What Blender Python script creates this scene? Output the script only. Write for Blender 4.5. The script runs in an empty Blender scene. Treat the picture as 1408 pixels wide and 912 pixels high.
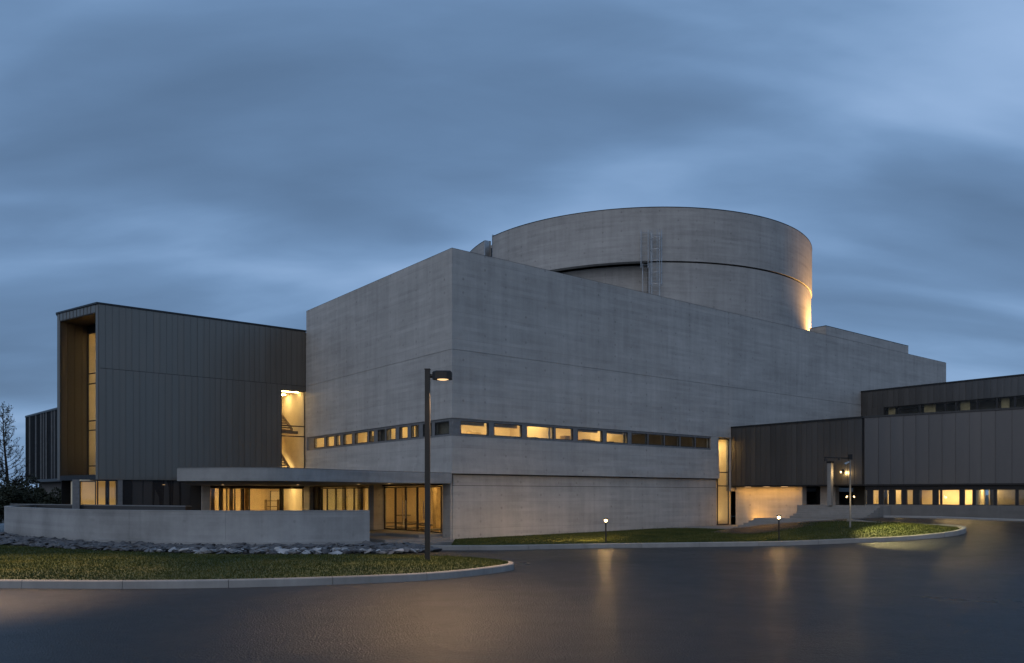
import bpy, bmesh, math, random
import numpy as np
from mathutils import Vector, Matrix
random.seed(7); rng = np.random.default_rng(7)
SC = bpy.context.scene; COL = SC.collection
# ------------------------------------------------------------------ camera
F = 1089.0; CXP = 704.0; HZ = 680.0; H = 2.2          # focal length, centre column and horizon row of the 1408 px photograph; eye height
cam = bpy.data.objects.new('camera', bpy.data.cameras.new('camera')); COL.objects.link(cam)
cam.data.sensor_width = 36; cam.data.lens = F/1408*36; cam.data.shift_y = (HZ-456)/1408
cam.data.clip_end = 4000; cam.location = (0, 0, H); cam.rotation_euler = (math.pi/2, 0, 0); SC.camera = cam
# ------------------------------------------------------------------ world and sun
SUN_EL, SUN_AZ = math.radians(28), math.radians(204)    # soft afterglow behind the camera, from its left
w = bpy.data.worlds.new('World'); SC.world = w; w.use_nodes = True
nt = w.node_tree; nt.nodes.clear()
def N(t, kind, **kw):
    n = t.nodes.new(kind)
    for k, v in kw.items():
        if k in n.bl_rna.properties: setattr(n, k, v)
        else: n.inputs[k].default_value = v
    return n
def L(t, a, ai, b, bi): t.links.new(a.outputs[ai], b.inputs[bi])
def ramp(t, stops, interp='LINEAR'):
    r = N(t, 'ShaderNodeValToRGB'); e = r.color_ramp.elements; r.color_ramp.interpolation = interp
    while len(e) < len(stops): e.new(0.5)
    for x, (p, c) in zip(e, stops):
        x.position = p; x.color = (*c, 1) if len(c) == 3 else c
    return r
def mathn(t, op, a=None, b=None, c=None):
    m = N(t, 'ShaderNodeMath', operation=op)
    for i, v in enumerate((a, b, c)):
        if v is None: continue
        if isinstance(v, (int, float)): m.inputs[i].default_value = v
        else: t.links.new(v, m.inputs[i])
    return m.outputs[0]
tc = N(nt, 'ShaderNodeTexCoord'); sp = N(nt, 'ShaderNodeSeparateXYZ'); L(nt, tc, 'Generated', sp, 0)
zc = mathn(nt, 'ADD', mathn(nt, 'MAXIMUM', sp.outputs[2], 0.0), 0.30)
px = mathn(nt, 'DIVIDE', sp.outputs[0], zc); py = mathn(nt, 'DIVIDE', sp.outputs[1], zc)
cb = N(nt, 'ShaderNodeCombineXYZ'); nt.links.new(px, cb.inputs[0]); nt.links.new(py, cb.inputs[1])
mp = N(nt, 'ShaderNodeMapping'); mp.inputs['Rotation'].default_value = (0, 0, math.radians(-16)); mp.inputs['Scale'].default_value = (0.62, 1.55, 1); mp.inputs['Location'].default_value = (13.1, 8.8, 0)
L(nt, cb, 0, mp, 0)
n1 = N(nt, 'ShaderNodeTexNoise', Scale=1.25, Detail=3.5, Roughness=0.47, Distortion=0.5); L(nt, mp, 0, n1, 0)
n2 = N(nt, 'ShaderNodeTexNoise', Scale=4.2, Detail=5.0, Roughness=0.55, Distortion=0.3); L(nt, mp, 0, n2, 0)
cl = mathn(nt, 'ADD', mathn(nt, 'MULTIPLY', n1.outputs[0], 0.86), mathn(nt, 'MULTIPLY', n2.outputs[0], 0.14))
cr = ramp(nt, [(0.34, (0.088, 0.156, 0.272)), (0.45, (0.128, 0.224, 0.388)), (0.53, (0.182, 0.312, 0.525)), (0.64, (0.31, 0.46, 0.71))], 'B_SPLINE'); nt.links.new(cl, cr.inputs[0])
sky = N(nt, 'ShaderNodeTexSky', sky_type='NISHITA', sun_disc=False); sky.sun_elevation = SUN_EL; sky.sun_rotation = SUN_AZ
mx = N(nt, 'ShaderNodeMix', data_type='RGBA', blend_type='ADD'); mx.inputs[0].default_value = 0.006
L(nt, cr, 0, mx, 6); L(nt, sky, 0, mx, 7)
bg = N(nt, 'ShaderNodeBackground', Strength=1.0); wo = N(nt, 'ShaderNodeOutputWorld'); nt.links.new(mx.outputs[2], bg.inputs[0]); L(nt, bg, 0, wo, 0)
sun = bpy.data.objects.new('sun', bpy.data.lights.new('sun', 'SUN')); COL.objects.link(sun)
sun.data.energy = 0.62; sun.data.angle = math.radians(70); sun.data.color = (1.0, 0.86, 0.72)
sd = Vector((math.sin(SUN_AZ)*math.cos(SUN_EL), math.cos(SUN_AZ)*math.cos(SUN_EL), math.sin(SUN_EL)))
sun.rotation_euler = sd.to_track_quat('Z', 'Y').to_euler(); sun.location = (-20, -30, 40)
SC.view_settings.view_transform = 'Standard'; SC.view_settings.look = 'None'; SC.view_settings.exposure = 0.0; SC.view_settings.gamma = 1.0; SC.view_settings.use_curve_mapping = False
SC.render.engine = 'CYCLES'; cy = SC.cycles; cy.use_denoising = True; cy.max_bounces = 7; cy.diffuse_bounces = 3; cy.glossy_bounces = 3; cy.transparent_max_bounces = 12
cy.sample_clamp_indirect = 4.0; cy.sample_clamp_direct = 0; cy.caustics_reflective = False; cy.caustics_refractive = False
WARM = (1.0, 0.66, 0.27)
# ------------------------------------------------------------------ building frame: x along the long facade, y into the building, origin at the corner
TH = math.atan2(1089/1376, 1.0); TH = math.atan2(0.6206, 0.7841)
RX, RY = math.cos(TH), math.sin(TH); C0 = (-2.727, 36.0)
def l2w(a, n): return (C0[0]+a*RX-n*RY, C0[1]+a*RY+n*RX)
def w2l(x, y): dx, dy = x-C0[0], y-C0[1]; return (dx*RX+dy*RY, -dx*RY+dy*RX)
def ray(u): return (u-CXP)/F
def a_at(u, n):                                      # where the sight line of column u meets the facade plane y = n
    r = ray(u); ox, oy = C0[0]-n*RY, C0[1]+n*RX
    return (r*oy-ox)/(RX-r*RY)
def n_at(u, a):
    r = ray(u); ox, oy = C0[0]+a*RX, C0[1]+a*RY
    return (r*oy-ox)/(-RY-r*RX)
def atY(u, Y): return (ray(u)*Y, Y)
def Yz(v, z): return (H-z)*F/(v-HZ)
def zat(v, Y): return H-(v-HZ)*Y/F
# ------------------------------------------------------------------ materials
MATS = {}
def mat(name):
    m = bpy.data.materials.new(name); m.use_nodes = True; MATS[name] = m
    return m, m.node_tree, m.node_tree.nodes['Principled BSDF']
def simple(name, col, rough=0.6, metal=0.0, noise=0.0, nscale=6.0, spec=0.5):
    m, t, b = mat(name); b.inputs['Roughness'].default_value = rough; b.inputs['Metallic'].default_value = metal; b.inputs['Specular IOR Level'].default_value = spec
    if noise:
        c = N(t, 'ShaderNodeTexCoord'); n = N(t, 'ShaderNodeTexNoise', Scale=nscale, Detail=5.0); L(t, c, 'Object', n, 0)
        r = ramp(t, [(0.3, tuple(x*(1-noise) for x in col)), (0.7, tuple(min(1, x*(1+noise)) for x in col))]); L(t, n, 0, r, 0); L(t, r, 0, b, 'Base Color')
    else: b.inputs['Base Color'].default_value = (*col, 1)
    return m
def emit(name, col, s):
    m = bpy.data.materials.new(name); m.use_nodes = True; t = m.node_tree; t.nodes.clear()
    e = N(t, 'ShaderNodeEmission', Strength=s); e.inputs[0].default_value = (*col, 1); o = N(t, 'ShaderNodeOutputMaterial'); L(t, e, 0, o, 0); MATS[name] = m
    return m
def concrete(name, base=0.40, mode='flat', row=0.62, tint=(1, 0.985, 0.95), radius=14.0, holes=1.0, hstep=1.24, boards=0.52, blotch=0.50):
    m, t, b = mat(name); c = N(t, 'ShaderNodeTexCoord'); s = N(t, 'ShaderNodeSeparateXYZ'); L(t, c, 'Object', s, 0)
    if mode == 'round':
        hcoord = mathn(t, 'MULTIPLY', mathn(t, 'ARCTAN2', s.outputs[1], s.outputs[0]), radius)
    else: hcoord = mathn(t, 'ADD', s.outputs[0], s.outputs[1])
    z = s.outputs[2]
    zr = mathn(t, 'DIVIDE', z, row); hr = mathn(t, 'DIVIDE', hcoord, hstep)
    fz = mathn(t, 'FLOOR', zr)
    # form-lining boards: a tone for every lift and every panel
    cbx = N(t, 'ShaderNodeCombineXYZ'); t.links.new(mathn(t, 'FLOOR', mathn(t, 'DIVIDE', hcoord, hstep*3)), cbx.inputs[0]); t.links.new(mathn(t, 'FLOOR', mathn(t, 'DIVIDE', z, row*2)), cbx.inputs[1])
    wn = N(t, 'ShaderNodeTexWhiteNoise', noise_dimensions='2D'); L(t, cbx, 0, wn, 0)
    wn1 = N(t, 'ShaderNodeTexWhiteNoise', noise_dimensions='1D'); t.links.new(fz, wn1.inputs[1])
    # vertical weather streaks
    cs = N(t, 'ShaderNodeCombineXYZ'); t.links.new(mathn(t, 'MULTIPLY', hcoord, 2.6), cs.inputs[0]); t.links.new(mathn(t, 'MULTIPLY', z, 0.22), cs.inputs[1])
    ns = N(t, 'ShaderNodeTexNoise', Scale=1.0, Detail=4.0, Roughness=0.6); L(t, cs, 0, ns, 0)
    ch = N(t, 'ShaderNodeCombineXYZ'); t.links.new(mathn(t, 'MULTIPLY', hcoord, 0.13), ch.inputs[0]); t.links.new(mathn(t, 'MULTIPLY', z, 1.5), ch.inputs[1])
    nh = N(t, 'ShaderNodeTexNoise', Scale=1.0, Detail=5.0, Roughness=0.6); L(t, ch, 0, nh, 0)
    nb = N(t, 'ShaderNodeTexNoise', Scale=0.35, Detail=6.0, Roughness=0.62); L(t, c, 'Object', nb, 0)
    nf = N(t, 'ShaderNodeTexNoise', Scale=7.0, Detail=4.0, Roughness=0.7); L(t, c, 'Object', nf, 0)
    tone = mathn(t, 'ADD', 0.16-(blotch-.5)*.5, mathn(t, 'MULTIPLY', ns.outputs[0], 0.46))
    tone = mathn(t, 'ADD', tone, mathn(t, 'MULTIPLY', nh.outputs[0], 0.36))
    tone = mathn(t, 'ADD', tone, mathn(t, 'MULTIPLY', nb.outputs[0], blotch))
    tone = mathn(t, 'ADD', tone, mathn(t, 'MULTIPLY', nf.outputs[0], 0.20))
    tone = mathn(t, 'ADD', tone, mathn(t, 'MULTIPLY', wn.outputs[0], 0.05))
    tone = mathn(t, 'ADD', tone, mathn(t, 'MULTIPLY', wn1.outputs[0], 0.035))
    zb = mathn(t, 'FLOOR', mathn(t, 'DIVIDE', z, 0.155)); cbb = N(t, 'ShaderNodeCombineXYZ'); t.links.new(mathn(t, 'MULTIPLY', hcoord, 0.35), cbb.inputs[0]); t.links.new(mathn(t, 'MULTIPLY', zb, 3.7), cbb.inputs[1])
    nbd = N(t, 'ShaderNodeTexNoise', Scale=1.0, Detail=3.0, Roughness=0.6); L(t, cbb, 0, nbd, 0)
    tone = mathn(t, 'ADD', tone, mathn(t, 'MULTIPLY', mathn(t, 'SUBTRACT', nbd.outputs[0], 0.5), boards))
    # tie holes at the panel grid and faint lift joints
    dz = mathn(t, 'MULTIPLY', mathn(t, 'SUBTRACT', mathn(t, 'FRACT', zr), 0.5), row)
    dh = mathn(t, 'MULTIPLY', mathn(t, 'SUBTRACT', mathn(t, 'FRACT', hr), 0.5), hstep)
    d = mathn(t, 'SQRT', mathn(t, 'ADD', mathn(t, 'MULTIPLY', dz, dz), mathn(t, 'MULTIPLY', dh, dh)))
    hole = N(t, 'ShaderNodeMapRange'); hole.inputs['From Min'].default_value = 0.035; hole.inputs['From Max'].default_value = 0.075; hole.inputs['To Min'].default_value = 1; hole.inputs['To Max'].default_value = 0; t.links.new(d, hole.inputs[0])
    ck = N(t, 'ShaderNodeCombineXYZ'); t.links.new(mathn(t, 'FLOOR', hr), ck.inputs[0]); t.links.new(fz, ck.inputs[1])
    wk = N(t, 'ShaderNodeTexWhiteNoise', noise_dimensions='2D'); L(t, ck, 0, wk, 0)
    hs = mathn(t, 'MULTIPLY', hole.outputs[0], mathn(t, 'MULTIPLY', mathn(t, 'MULTIPLY', mathn(t, 'GREATER_THAN', wk.outputs[0], 0.4), wk.outputs[0]), 0.28*holes))
    lz = mathn(t, 'ABSOLUTE', mathn(t, 'MULTIPLY', mathn(t, 'SUBTRACT', mathn(t, 'FRACT', mathn(t, 'DIVIDE', z, row*2)), 0.5), row*2))
    line = N(t, 'ShaderNodeMapRange'); line.inputs['From Min'].default_value = 0.008; line.inputs['From Max'].default_value = 0.03; line.inputs['To Min'].default_value = 0.10; line.inputs['To Max'].default_value = 0; t.links.new(lz, line.inputs[0])
    ln = mathn(t, 'MULTIPLY', line.outputs[0], mathn(t, 'MULTIPLY', nh.outputs[0], 1.6))
    lh = mathn(t, 'ABSOLUTE', mathn(t, 'MULTIPLY', mathn(t, 'SUBTRACT', mathn(t, 'FRACT', mathn(t, 'DIVIDE', hcoord, hstep*3)), 0.5), hstep*3))
    line2 = N(t, 'ShaderNodeMapRange'); line2.inputs['From Min'].default_value = 0.006; line2.inputs['From Max'].default_value = 0.03; line2.inputs['To Min'].default_value = 0.06; line2.inputs['To Max'].default_value = 0; t.links.new(lh, line2.inputs[0])
    tone = mathn(t, 'MULTIPLY', tone, mathn(t, 'SUBTRACT', 1.0, mathn(t, 'ADD', mathn(t, 'MAXIMUM', hs, ln), line2.outputs[0])))
    tone = mathn(t, 'MULTIPLY', tone, base)
    col = N(t, 'ShaderNodeCombineColor')
    for i in range(3): t.links.new(mathn(t, 'MULTIPLY', tone, tint[i]), col.inputs[i])
    L(t, col, 0, b, 'Base Color'); b.inputs['Roughness'].default_value = 0.72; b.inputs['Specular IOR Level'].default_value = 0.35
    bp = N(t, 'ShaderNodeBump', Strength=0.35, Distance=0.02)
    hgt = mathn(t, 'SUBTRACT', mathn(t, 'ADD', mathn(t, 'MULTIPLY', nf.outputs[0], 0.5), mathn(t, 'MULTIPLY', nh.outputs[0], 0.5)), mathn(t, 'MULTIPLY', mathn(t, 'ADD', hs, ln), 2.0))
    t.links.new(hgt, bp.inputs['Height']); L(t, bp, 0, b, 'Normal')
    return m
def cladding(name, base=(0.178, 0.158, 0.136), rough=0.32, metal=0.8, vary=0.10):
    m, t, b = mat(name); oi = N(t, 'ShaderNodeObjectInfo'); c = N(t, 'ShaderNodeTexCoord'); gm = N(t, 'ShaderNodeNewGeometry')
    mpp = N(t, 'ShaderNodeMapping'); mpp.inputs['Scale'].default_value = (2.2, 2.2, 0.35); L(t, gm, 'Position', mpp, 0)
    n = N(t, 'ShaderNodeTexNoise', Scale=1.0, Detail=4.0, Roughness=0.55); L(t, mpp, 0, n, 0)
    f = mathn(t, 'ADD', mathn(t, 'ADD', 1-vary*0.75, mathn(t, 'MULTIPLY', oi.outputs['Random'], vary)), mathn(t, 'MULTIPLY', n.outputs[0], 0.28))
    col = N(t, 'ShaderNodeCombineColor')
    for i in range(3): t.links.new(mathn(t, 'MULTIPLY', f, base[i]), col.inputs[i])
    L(t, col, 0, b, 'Base Color'); b.inputs['Metallic'].default_value = metal
    t.links.new(mathn(t, 'ADD', rough-0.09, mathn(t, 'ADD', mathn(t, 'MULTIPLY', oi.outputs['Random'], 0.10), mathn(t, 'MULTIPLY', n.outputs[0], 0.12))), b.inputs['Roughness'])
    bp = N(t, 'ShaderNodeBump', Strength=0.35, Distance=0.02); L(t, n, 0, bp, 'Height'); L(t, bp, 0, b, 'Normal')
    return m
def glass(name, tint=(0.92, 0.95, 0.95), refl=0.09, rough=0.03):
    m = bpy.data.materials.new(name); m.use_nodes = True; t = m.node_tree; t.nodes.clear(); MATS[name] = m
    tr = N(t, 'ShaderNodeBsdfTransparent'); tr.inputs[0].default_value = (*tint, 1); g = N(t, 'ShaderNodeBsdfGlossy', Roughness=rough)
    ge = N(t, 'ShaderNodeNewGeometry'); dt = N(t, 'ShaderNodeVectorMath', operation='DOT_PRODUCT'); L(t, ge, 'Normal', dt, 0); L(t, ge, 'Incoming', dt, 1)
    fr_ = mathn(t, 'POWER', mathn(t, 'SUBTRACT', 1.0, mathn(t, 'ABSOLUTE', dt.outputs['Value'])), 5.0)
    mx = N(t, 'ShaderNodeMixShader'); o = N(t, 'ShaderNodeOutputMaterial')
    t.links.new(mathn(t, 'MINIMUM', mathn(t, 'ADD', mathn(t, 'MULTIPLY', fr_, 1-refl*.5), refl*.5), 1.0), mx.inputs[0]); L(t, tr, 0, mx, 1); L(t, g, 0, mx, 2); L(t, mx, 0, o, 0)
    return m
def asphalt():
    m, t, b = mat('wet_asphalt'); c = N(t, 'ShaderNodeTexCoord')
    big = N(t, 'ShaderNodeTexNoise', Scale=0.22, Detail=4.0, Roughness=0.55, Distortion=0.6); L(t, c, 'Object', big, 0)
    mid = N(t, 'ShaderNodeTexNoise', Scale=1.6, Detail=5.0, Roughness=0.6); L(t, c, 'Object', mid, 0)
    fine = N(t, 'ShaderNodeTexNoise', Scale=24.0, Detail=4.0, Roughness=0.75); L(t, c, 'Object', fine, 0)
    vor = N(t, 'ShaderNodeTexVoronoi', Scale=34.0); L(t, c, 'Object', vor, 0)
    # a few long cracks and seams
    nd = N(t, 'ShaderNodeTexNoise', Scale=0.5, Detail=6.0, Roughness=0.6); L(t, c, 'Object', nd, 0)
    add = N(t, 'ShaderNodeMix', data_type='VECTOR'); add.inputs[0].default_value = 0.12; L(t, c, 'Object', add, 4); t.links.new(nd.outputs['Color'], add.inputs[5])
    cv = N(t, 'ShaderNodeTexVoronoi', feature='DISTANCE_TO_EDGE', Scale=0.075); t.links.new(add.outputs[1], cv.inputs[0])
    crk = N(t, 'ShaderNodeMapRange'); crk.inputs['From Min'].default_value = 0.0015; crk.inputs['From Max'].default_value = 0.004; crk.inputs['To Min'].default_value = 1; crk.inputs['To Max'].default_value = 0; L(t, cv, 0, crk, 0)
    ck = mathn(t, 'MULTIPLY', crk.outputs[0], 0.0)
    tone = mathn(t, 'MULTIPLY', mathn(t, 'ADD', 0.55, mathn(t, 'ADD', mathn(t, 'MULTIPLY', big.outputs[0], 0.45), mathn(t, 'ADD', mathn(t, 'MULTIPLY', fine.outputs[0], 0.45), mathn(t, 'MULTIPLY', mid.outputs[0], 0.2)))), mathn(t, 'SUBTRACT', 1.0, mathn(t, 'MULTIPLY', ck, 0.55)))
    col = N(t, 'ShaderNodeCombineColor')
    for i, k in enumerate((0.014, 0.0148, 0.0172)): t.links.new(mathn(t, 'MULTIPLY', tone, k), col.inputs[i])
    L(t, col, 0, b, 'Base Color')
    rr = ramp(t, [(0.32, (0.26,)*3), (0.50, (0.33,)*3), (0.70, (0.42,)*3)]); t.links.new(mathn(t, 'ADD', mathn(t, 'MULTIPLY', big.outputs[0], 0.65), mathn(t, 'MULTIPLY', mid.outputs[0], 0.35)), rr.inputs[0]); L(t, rr, 0, b, 'Roughness')
    b.inputs['Specular IOR Level'].default_value = 0.5; b.inputs['IOR'].default_value = 1.36
    b1 = N(t, 'ShaderNodeBump', Strength=1.0, Distance=0.02)
    t.links.new(mathn(t, 'SUBTRACT', mathn(t, 'ADD', mathn(t, 'MULTIPLY', vor.outputs[0], 0.7), fine.outputs[0]), ck), b1.inputs['Height'])
    b2 = N(t, 'ShaderNodeBump', Strength=0.05, Distance=0.02); L(t, mid, 0, b2, 'Height'); L(t, b2, 0, b1, 'Normal'); L(t, b1, 0, b, 'Normal')
    return m
M_CON = concrete('board_concrete'); M_CONR = concrete('drum_concrete', 0.36, 'round', radius=13.96, tint=(1.0, 0.985, 0.955)); M_LOW = concrete('base_concrete', 0.44, tint=(1, 0.955, 0.89))  # base concrete tint warmed to put lamp warmth into the lower wall
M_WALL = concrete('terrace_concrete', 0.30, row=0.5, holes=0.5, tint=(.97, 1, 1.01), blotch=1.2); M_KERB = concrete('kerb_concrete', 0.27, row=5, holes=0, hstep=9, boards=0, blotch=1.0); M_PAVE = concrete('paving_concrete', 0.24, row=5, holes=0, boards=0); M_PLINTH = concrete('dark_plinth', 0.15, holes=.3)
M_MET = cladding('zinc_cladding'); M_METR = cladding('zinc_cladding_dark', (0.122, 0.117, 0.113), 0.34); M_METW = cladding('zinc_cladding_wide', (0.080, 0.081, 0.085), 0.34, 0.8, 0.10); M_FLASH = simple('flashing', (0.035, 0.037, 0.04), 0.4, 0.6, 0.2)
M_FRAME = simple('window_frame', (0.05, 0.052, 0.056), 0.45, 0.5, 0.15); M_SURR = simple('strip_surround', (0.17, 0.175, 0.18), 0.6, 0.2, 0.15); M_DARK = simple('dark_metal', (0.018, 0.018, 0.02), 0.45, 0.5, 0.2)
M_DCLAD = cladding('dark_cladding', (0.055, 0.054, 0.054), 0.5, 0.5, 0.3)
M_STEEL = simple('galvanised_steel', (0.42, 0.43, 0.44), 0.45, 0.8, 0.15); M_POST = simple('post_paint', (0.014, 0.012, 0.010), 0.5, 0.0, 0.2)
M_WOOD = cladding('bronze_lining', (0.056, 0.046, 0.034), 0.5, 0.2, 0.35); M_PLAST = simple('warm_plaster', (0.72, 0.62, 0.44), 0.8, 0, 0.10, 1.3); M_FLOOR = simple('room_floor', (0.30, 0.22, 0.13), 0.4, 0, 0.2)
M_DIM = simple('dimmed_plaster', (0.16, 0.14, 0.11), 0.8, 0, 0.3, 0.8); M_STAIRIN = simple('stair_dark', (0.17, 0.13, 0.085), 0.6, 0, 0.2); M_CURT = simple('curtain', (0.50, 0.38, 0.20), 0.9, 0, 0.25, 3.0)  # M_DIM: plaster darkened in colour so rooms look unlit
M_GLASS = glass('window_glass'); M_GLASSD = glass('door_glass', (0.80, 0.78, 0.72), 0.10); M_GLASSF = glass('fin_glass', (0.10, 0.13, 0.2), 1.7, 0.08)
M_LAMP = emit('ceiling_panel_light', WARM, 36.0); M_BULB = emit('bulb', (1.0, 0.66, 0.28), 16.0); M_LENS2 = emit('post_lens', (1.0, 0.62, 0.30), 1.4); M_SMALL = emit('small_bulb', (1.0, .66, .28), 7.0); M_LENS = emit('lamp_lens', (1.0, 0.70, 0.38), 9.0)
M_ASPH = asphalt()
M_SOIL = simple('soil', (0.045, 0.04, 0.03), 0.95, 0, 0.3, 2.0); M_BARK = simple('bark', (0.035, 0.028, 0.022), 0.9, 0, 0.3, 8); M_LEAF = simple('evergreen_leaf', (0.028, 0.036, 0.018), 0.7, 0, 0.4, 1.5)
M_TWIG = simple('twig', (0.03, 0.024, 0.02), 0.9)
def grassmat():
    m, t, b = mat('grass_blade'); g = N(t, 'ShaderNodeNewGeometry'); n = N(t, 'ShaderNodeTexNoise', Scale=0.7, Detail=5.0, Roughness=0.65); L(t, g, 'Position', n, 0)
    r = ramp(t, [(0.32, (0.030, 0.044, 0.010)), (0.52, (0.052, 0.066, 0.014)), (0.70, (0.095, 0.095, 0.026))]); L(t, n, 0, r, 0); L(t, r, 0, b, 'Base Color'); b.inputs['Roughness'].default_value = 0.6
    b.inputs['Specular IOR Level'].default_value = 0.25
    return m
M_GRASS = grassmat()
def stonemat():
    m, t, b = mat('split_stone'); oi = N(t, 'ShaderNodeObjectInfo'); g = N(t, 'ShaderNodeNewGeometry'); n = N(t, 'ShaderNodeTexNoise', Scale=4.0, Detail=5.0); L(t, g, 'Position', n, 0)
    r = ramp(t, [(0.25, (0.045, 0.045, 0.05)), (0.6, (0.17, 0.17, 0.175)), (0.92, (0.50, 0.50, 0.50))]); t.links.new(mathn(t, 'ADD', mathn(t, 'MULTIPLY', oi.outputs['Random'], 0.6), mathn(t, 'MULTIPLY', n.outputs[0], 0.5)), r.inputs[0]); L(t, r, 0, b, 'Base Color'); b.inputs['Roughness'].default_value = 0.75
    return m
M_STONE = stonemat()
# ------------------------------------------------------------------ builders
def link(o, parent=None):
    COL.objects.link(o)
    if parent: o.parent = parent
    return o
def mesh(name, verts, faces, m, parent=None, smooth=False):
    me = bpy.data.meshes.new(name); me.from_pydata([tuple(v) for v in verts], [], faces); me.materials.append(m); me.validate()
    if smooth: me.shade_smooth()
    return link(bpy.data.objects.new(name, me), parent)
def empty(name, x=0, y=0, z=0, rz=0, label=None, cat=None, group=None, kind=None):
    o = link(bpy.data.objects.new(name, None)); o.location = (x, y, z); o.rotation_euler = (0, 0, rz); o.empty_display_size = 0.3
    return tag(o, label, cat, group, kind)
def tag(o, label=None, cat=None, group=None, kind=None):
    for k, v in (('label', label), ('category', cat), ('group', group), ('kind', kind)):
        if v: o[k] = v
    return o
BF = [(0, 3, 2, 1), (4, 5, 6, 7), (0, 1, 5, 4), (1, 2, 6, 5), (2, 3, 7, 6), (3, 0, 4, 7)]
class MB:
    def __init__(s): s.v = []; s.f = []
    def box(s, x0, x1, y0, y1, z0, z1):
        return s.hexa([(x0, y0), (x1, y0), (x1, y1), (x0, y1)], z0, z1)
    def hexa(s, q, z0, z1):
        k = len(s.v); s.v += [(x, y, z0) for x, y in q]+[(x, y, z1) for x, y in q]; s.f += [tuple(k+i for i in f) for f in BF]; return s
    def prism(s, poly, z0, z1):
        k = len(s.v); n = len(poly); s.v += [(x, y, z0) for x, y in poly]+[(x, y, z1) for x, y in poly]
        s.f += [tuple(range(k+n-1, k-1, -1)), tuple(range(k+n, k+2*n))]+[(k+i, k+(i+1) % n, k+n+(i+1) % n, k+n+i) for i in range(n)]; return s
    def tube(s, p, q, r0, r1=None, seg=6, caps=True):
        r1 = r0 if r1 is None else r1; p, q = Vector(p), Vector(q); d = (q-p).normalized(); a = d.orthogonal().normalized(); b = d.cross(a); k = len(s.v)
        for c, r in ((p, r0), (q, r1)):
            for i in range(seg):
                t = 2*math.pi*i/seg; s.v.append(tuple(c+(a*math.cos(t)+b*math.sin(t))*r))
        s.f += [(k+i, k+(i+1) % seg, k+seg+(i+1) % seg, k+seg+i) for i in range(seg)]
        if caps: s.f += [tuple(range(k+seg-1, k-1, -1)), tuple(range(k+seg, k+2*seg))]
        return s
    def obj(s, name, m, parent=None, smooth=False): return mesh(name, s.v, s.f, m, parent, smooth)
def box(parent, name, x0, x1, y0, y1, z0, z1, m): return MB().box(x0, x1, y0, y1, z0, z1).obj(name, m, parent)
class Seg:                                            # a wall line: s along it, d outwards from it, in its parent's coordinates
    def __init__(s, p, q): s.p = p; l = math.hypot(q[0]-p[0], q[1]-p[1]); s.len = l; s.e = ((q[0]-p[0])/l, (q[1]-p[1])/l); s.n = (s.e[1], -s.e[0])
    def pt(s, t, d): return (s.p[0]+s.e[0]*t+s.n[0]*d, s.p[1]+s.e[1]*t+s.n[1]*d)
    def box(s, parent, name, s0, s1, d0, d1, z0, z1, m): return MB().hexa([s.pt(s0, d1), s.pt(s1, d1), s.pt(s1, d0), s.pt(s0, d0)], z0, z1).obj(name, m, parent)
PAN = {}
def panel(parent, seg, s0, wd, z0, z1, m, d=0.0):     # one standing-seam tray: flat pan, shallow bow, upstand on one side
    key = (round(wd, 3), round(z1-z0, 3), m.name)
    if key not in PAN:
        h = z1-z0; u_ = .034 if 'wide' in m.name else .018; prof = [(0.004, -0.02), (0.004, u_), (0.014, u_), (0.014, 0.0), (wd*0.3, 0.002), (wd*0.7, 0.002), (wd, 0.0), (wd, -0.02)]
        v = [(x, -y, 0) for x, y in prof]+[(x, -y, h) for x, y in prof]; n = len(prof)
        f = [(i, i+1, n+i+1, n+i) for i in range(n-1)]+[tuple(range(n-1, -1, -1)), tuple(range(n, 2*n))]
        me = bpy.data.meshes.new('cladding_panel'); me.from_pydata(v, [], [tuple(x) for x in f]); me.materials.append(m); PAN[key] = me
    o = link(bpy.data.objects.new('cladding_panel', PAN[key]), parent); x, y = seg.pt(s0, d)
    o.location = (x, y, z0); o.rotation_euler = (random.uniform(-.0012, .0012), 0, math.atan2(seg.e[1], seg.e[0])+random.uniform(-.006, .006)); return o
def panels(parent, seg, s0, s1, wd, z0, z1, m, d=0.0, jit=0.0):
    s = s0
    while s < s1-0.03:
        k = wd*(1+random.choice((-1, 0, 0, 1))*jit); k = min(k, s1-s)
        if s1-(s+k) < 0.12: k = s1-s
        panel(parent, seg, s, k, z0, z1, m, d); s += k
def pane_set(parent, seg, s0, s1, z0, z1, cuts, zc=(), d=0.0, gm=None, fm=None, fw=0.05, name='window', dep=0.07):
    """window with a frame, one pane for each bay"""
    fm = fm or M_FRAME; gm = gm or M_GLASS
    w_ = seg.box(parent, name, s0, s1, d-dep, d-dep+0.02, z0, z0+fw, fm)
    mb = MB()
    def bar(a, b, lo, hi): mb.hexa([seg.pt(a, d+0.005), seg.pt(b, d+0.005), seg.pt(b, d-dep+0.022), seg.pt(a, d-dep+0.022)], lo, hi)
    bar(s0, s1, z0+0.001, z0+fw+0.002); bar(s0, s1, z1-fw, z1)
    ed = [s0]+list(cuts)+[s1]
    for i, c in enumerate(ed):
        h = fw if i in (0, len(ed)-1) else fw*0.6
        lo = c if i == 0 else (c-h*2 if i == len(ed)-1 else c-h); hi = lo+2*h
        if i == 0: hi = lo+fw
        if i == len(ed)-1: lo = c-fw; hi = c
        bar(lo, hi, z0+fw+0.003, z1-fw-0.001)
    for zz in zc: mb.hexa([seg.pt(s0+fw, d), seg.pt(s1-fw, d), seg.pt(s1-fw, d-dep+0.024), seg.pt(s0+fw, d-dep+0.024)], zz-0.03, zz+0.03)
    mb.obj('frame', fm, w_)
    for i in range(len(ed)-1):
        seg.box(w_, 'pane', ed[i]+0.02, ed[i+1]-0.02, d-dep*0.6, d-dep*0.6+0.012, z0+0.02, z1-0.02, gm)
    return w_
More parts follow.
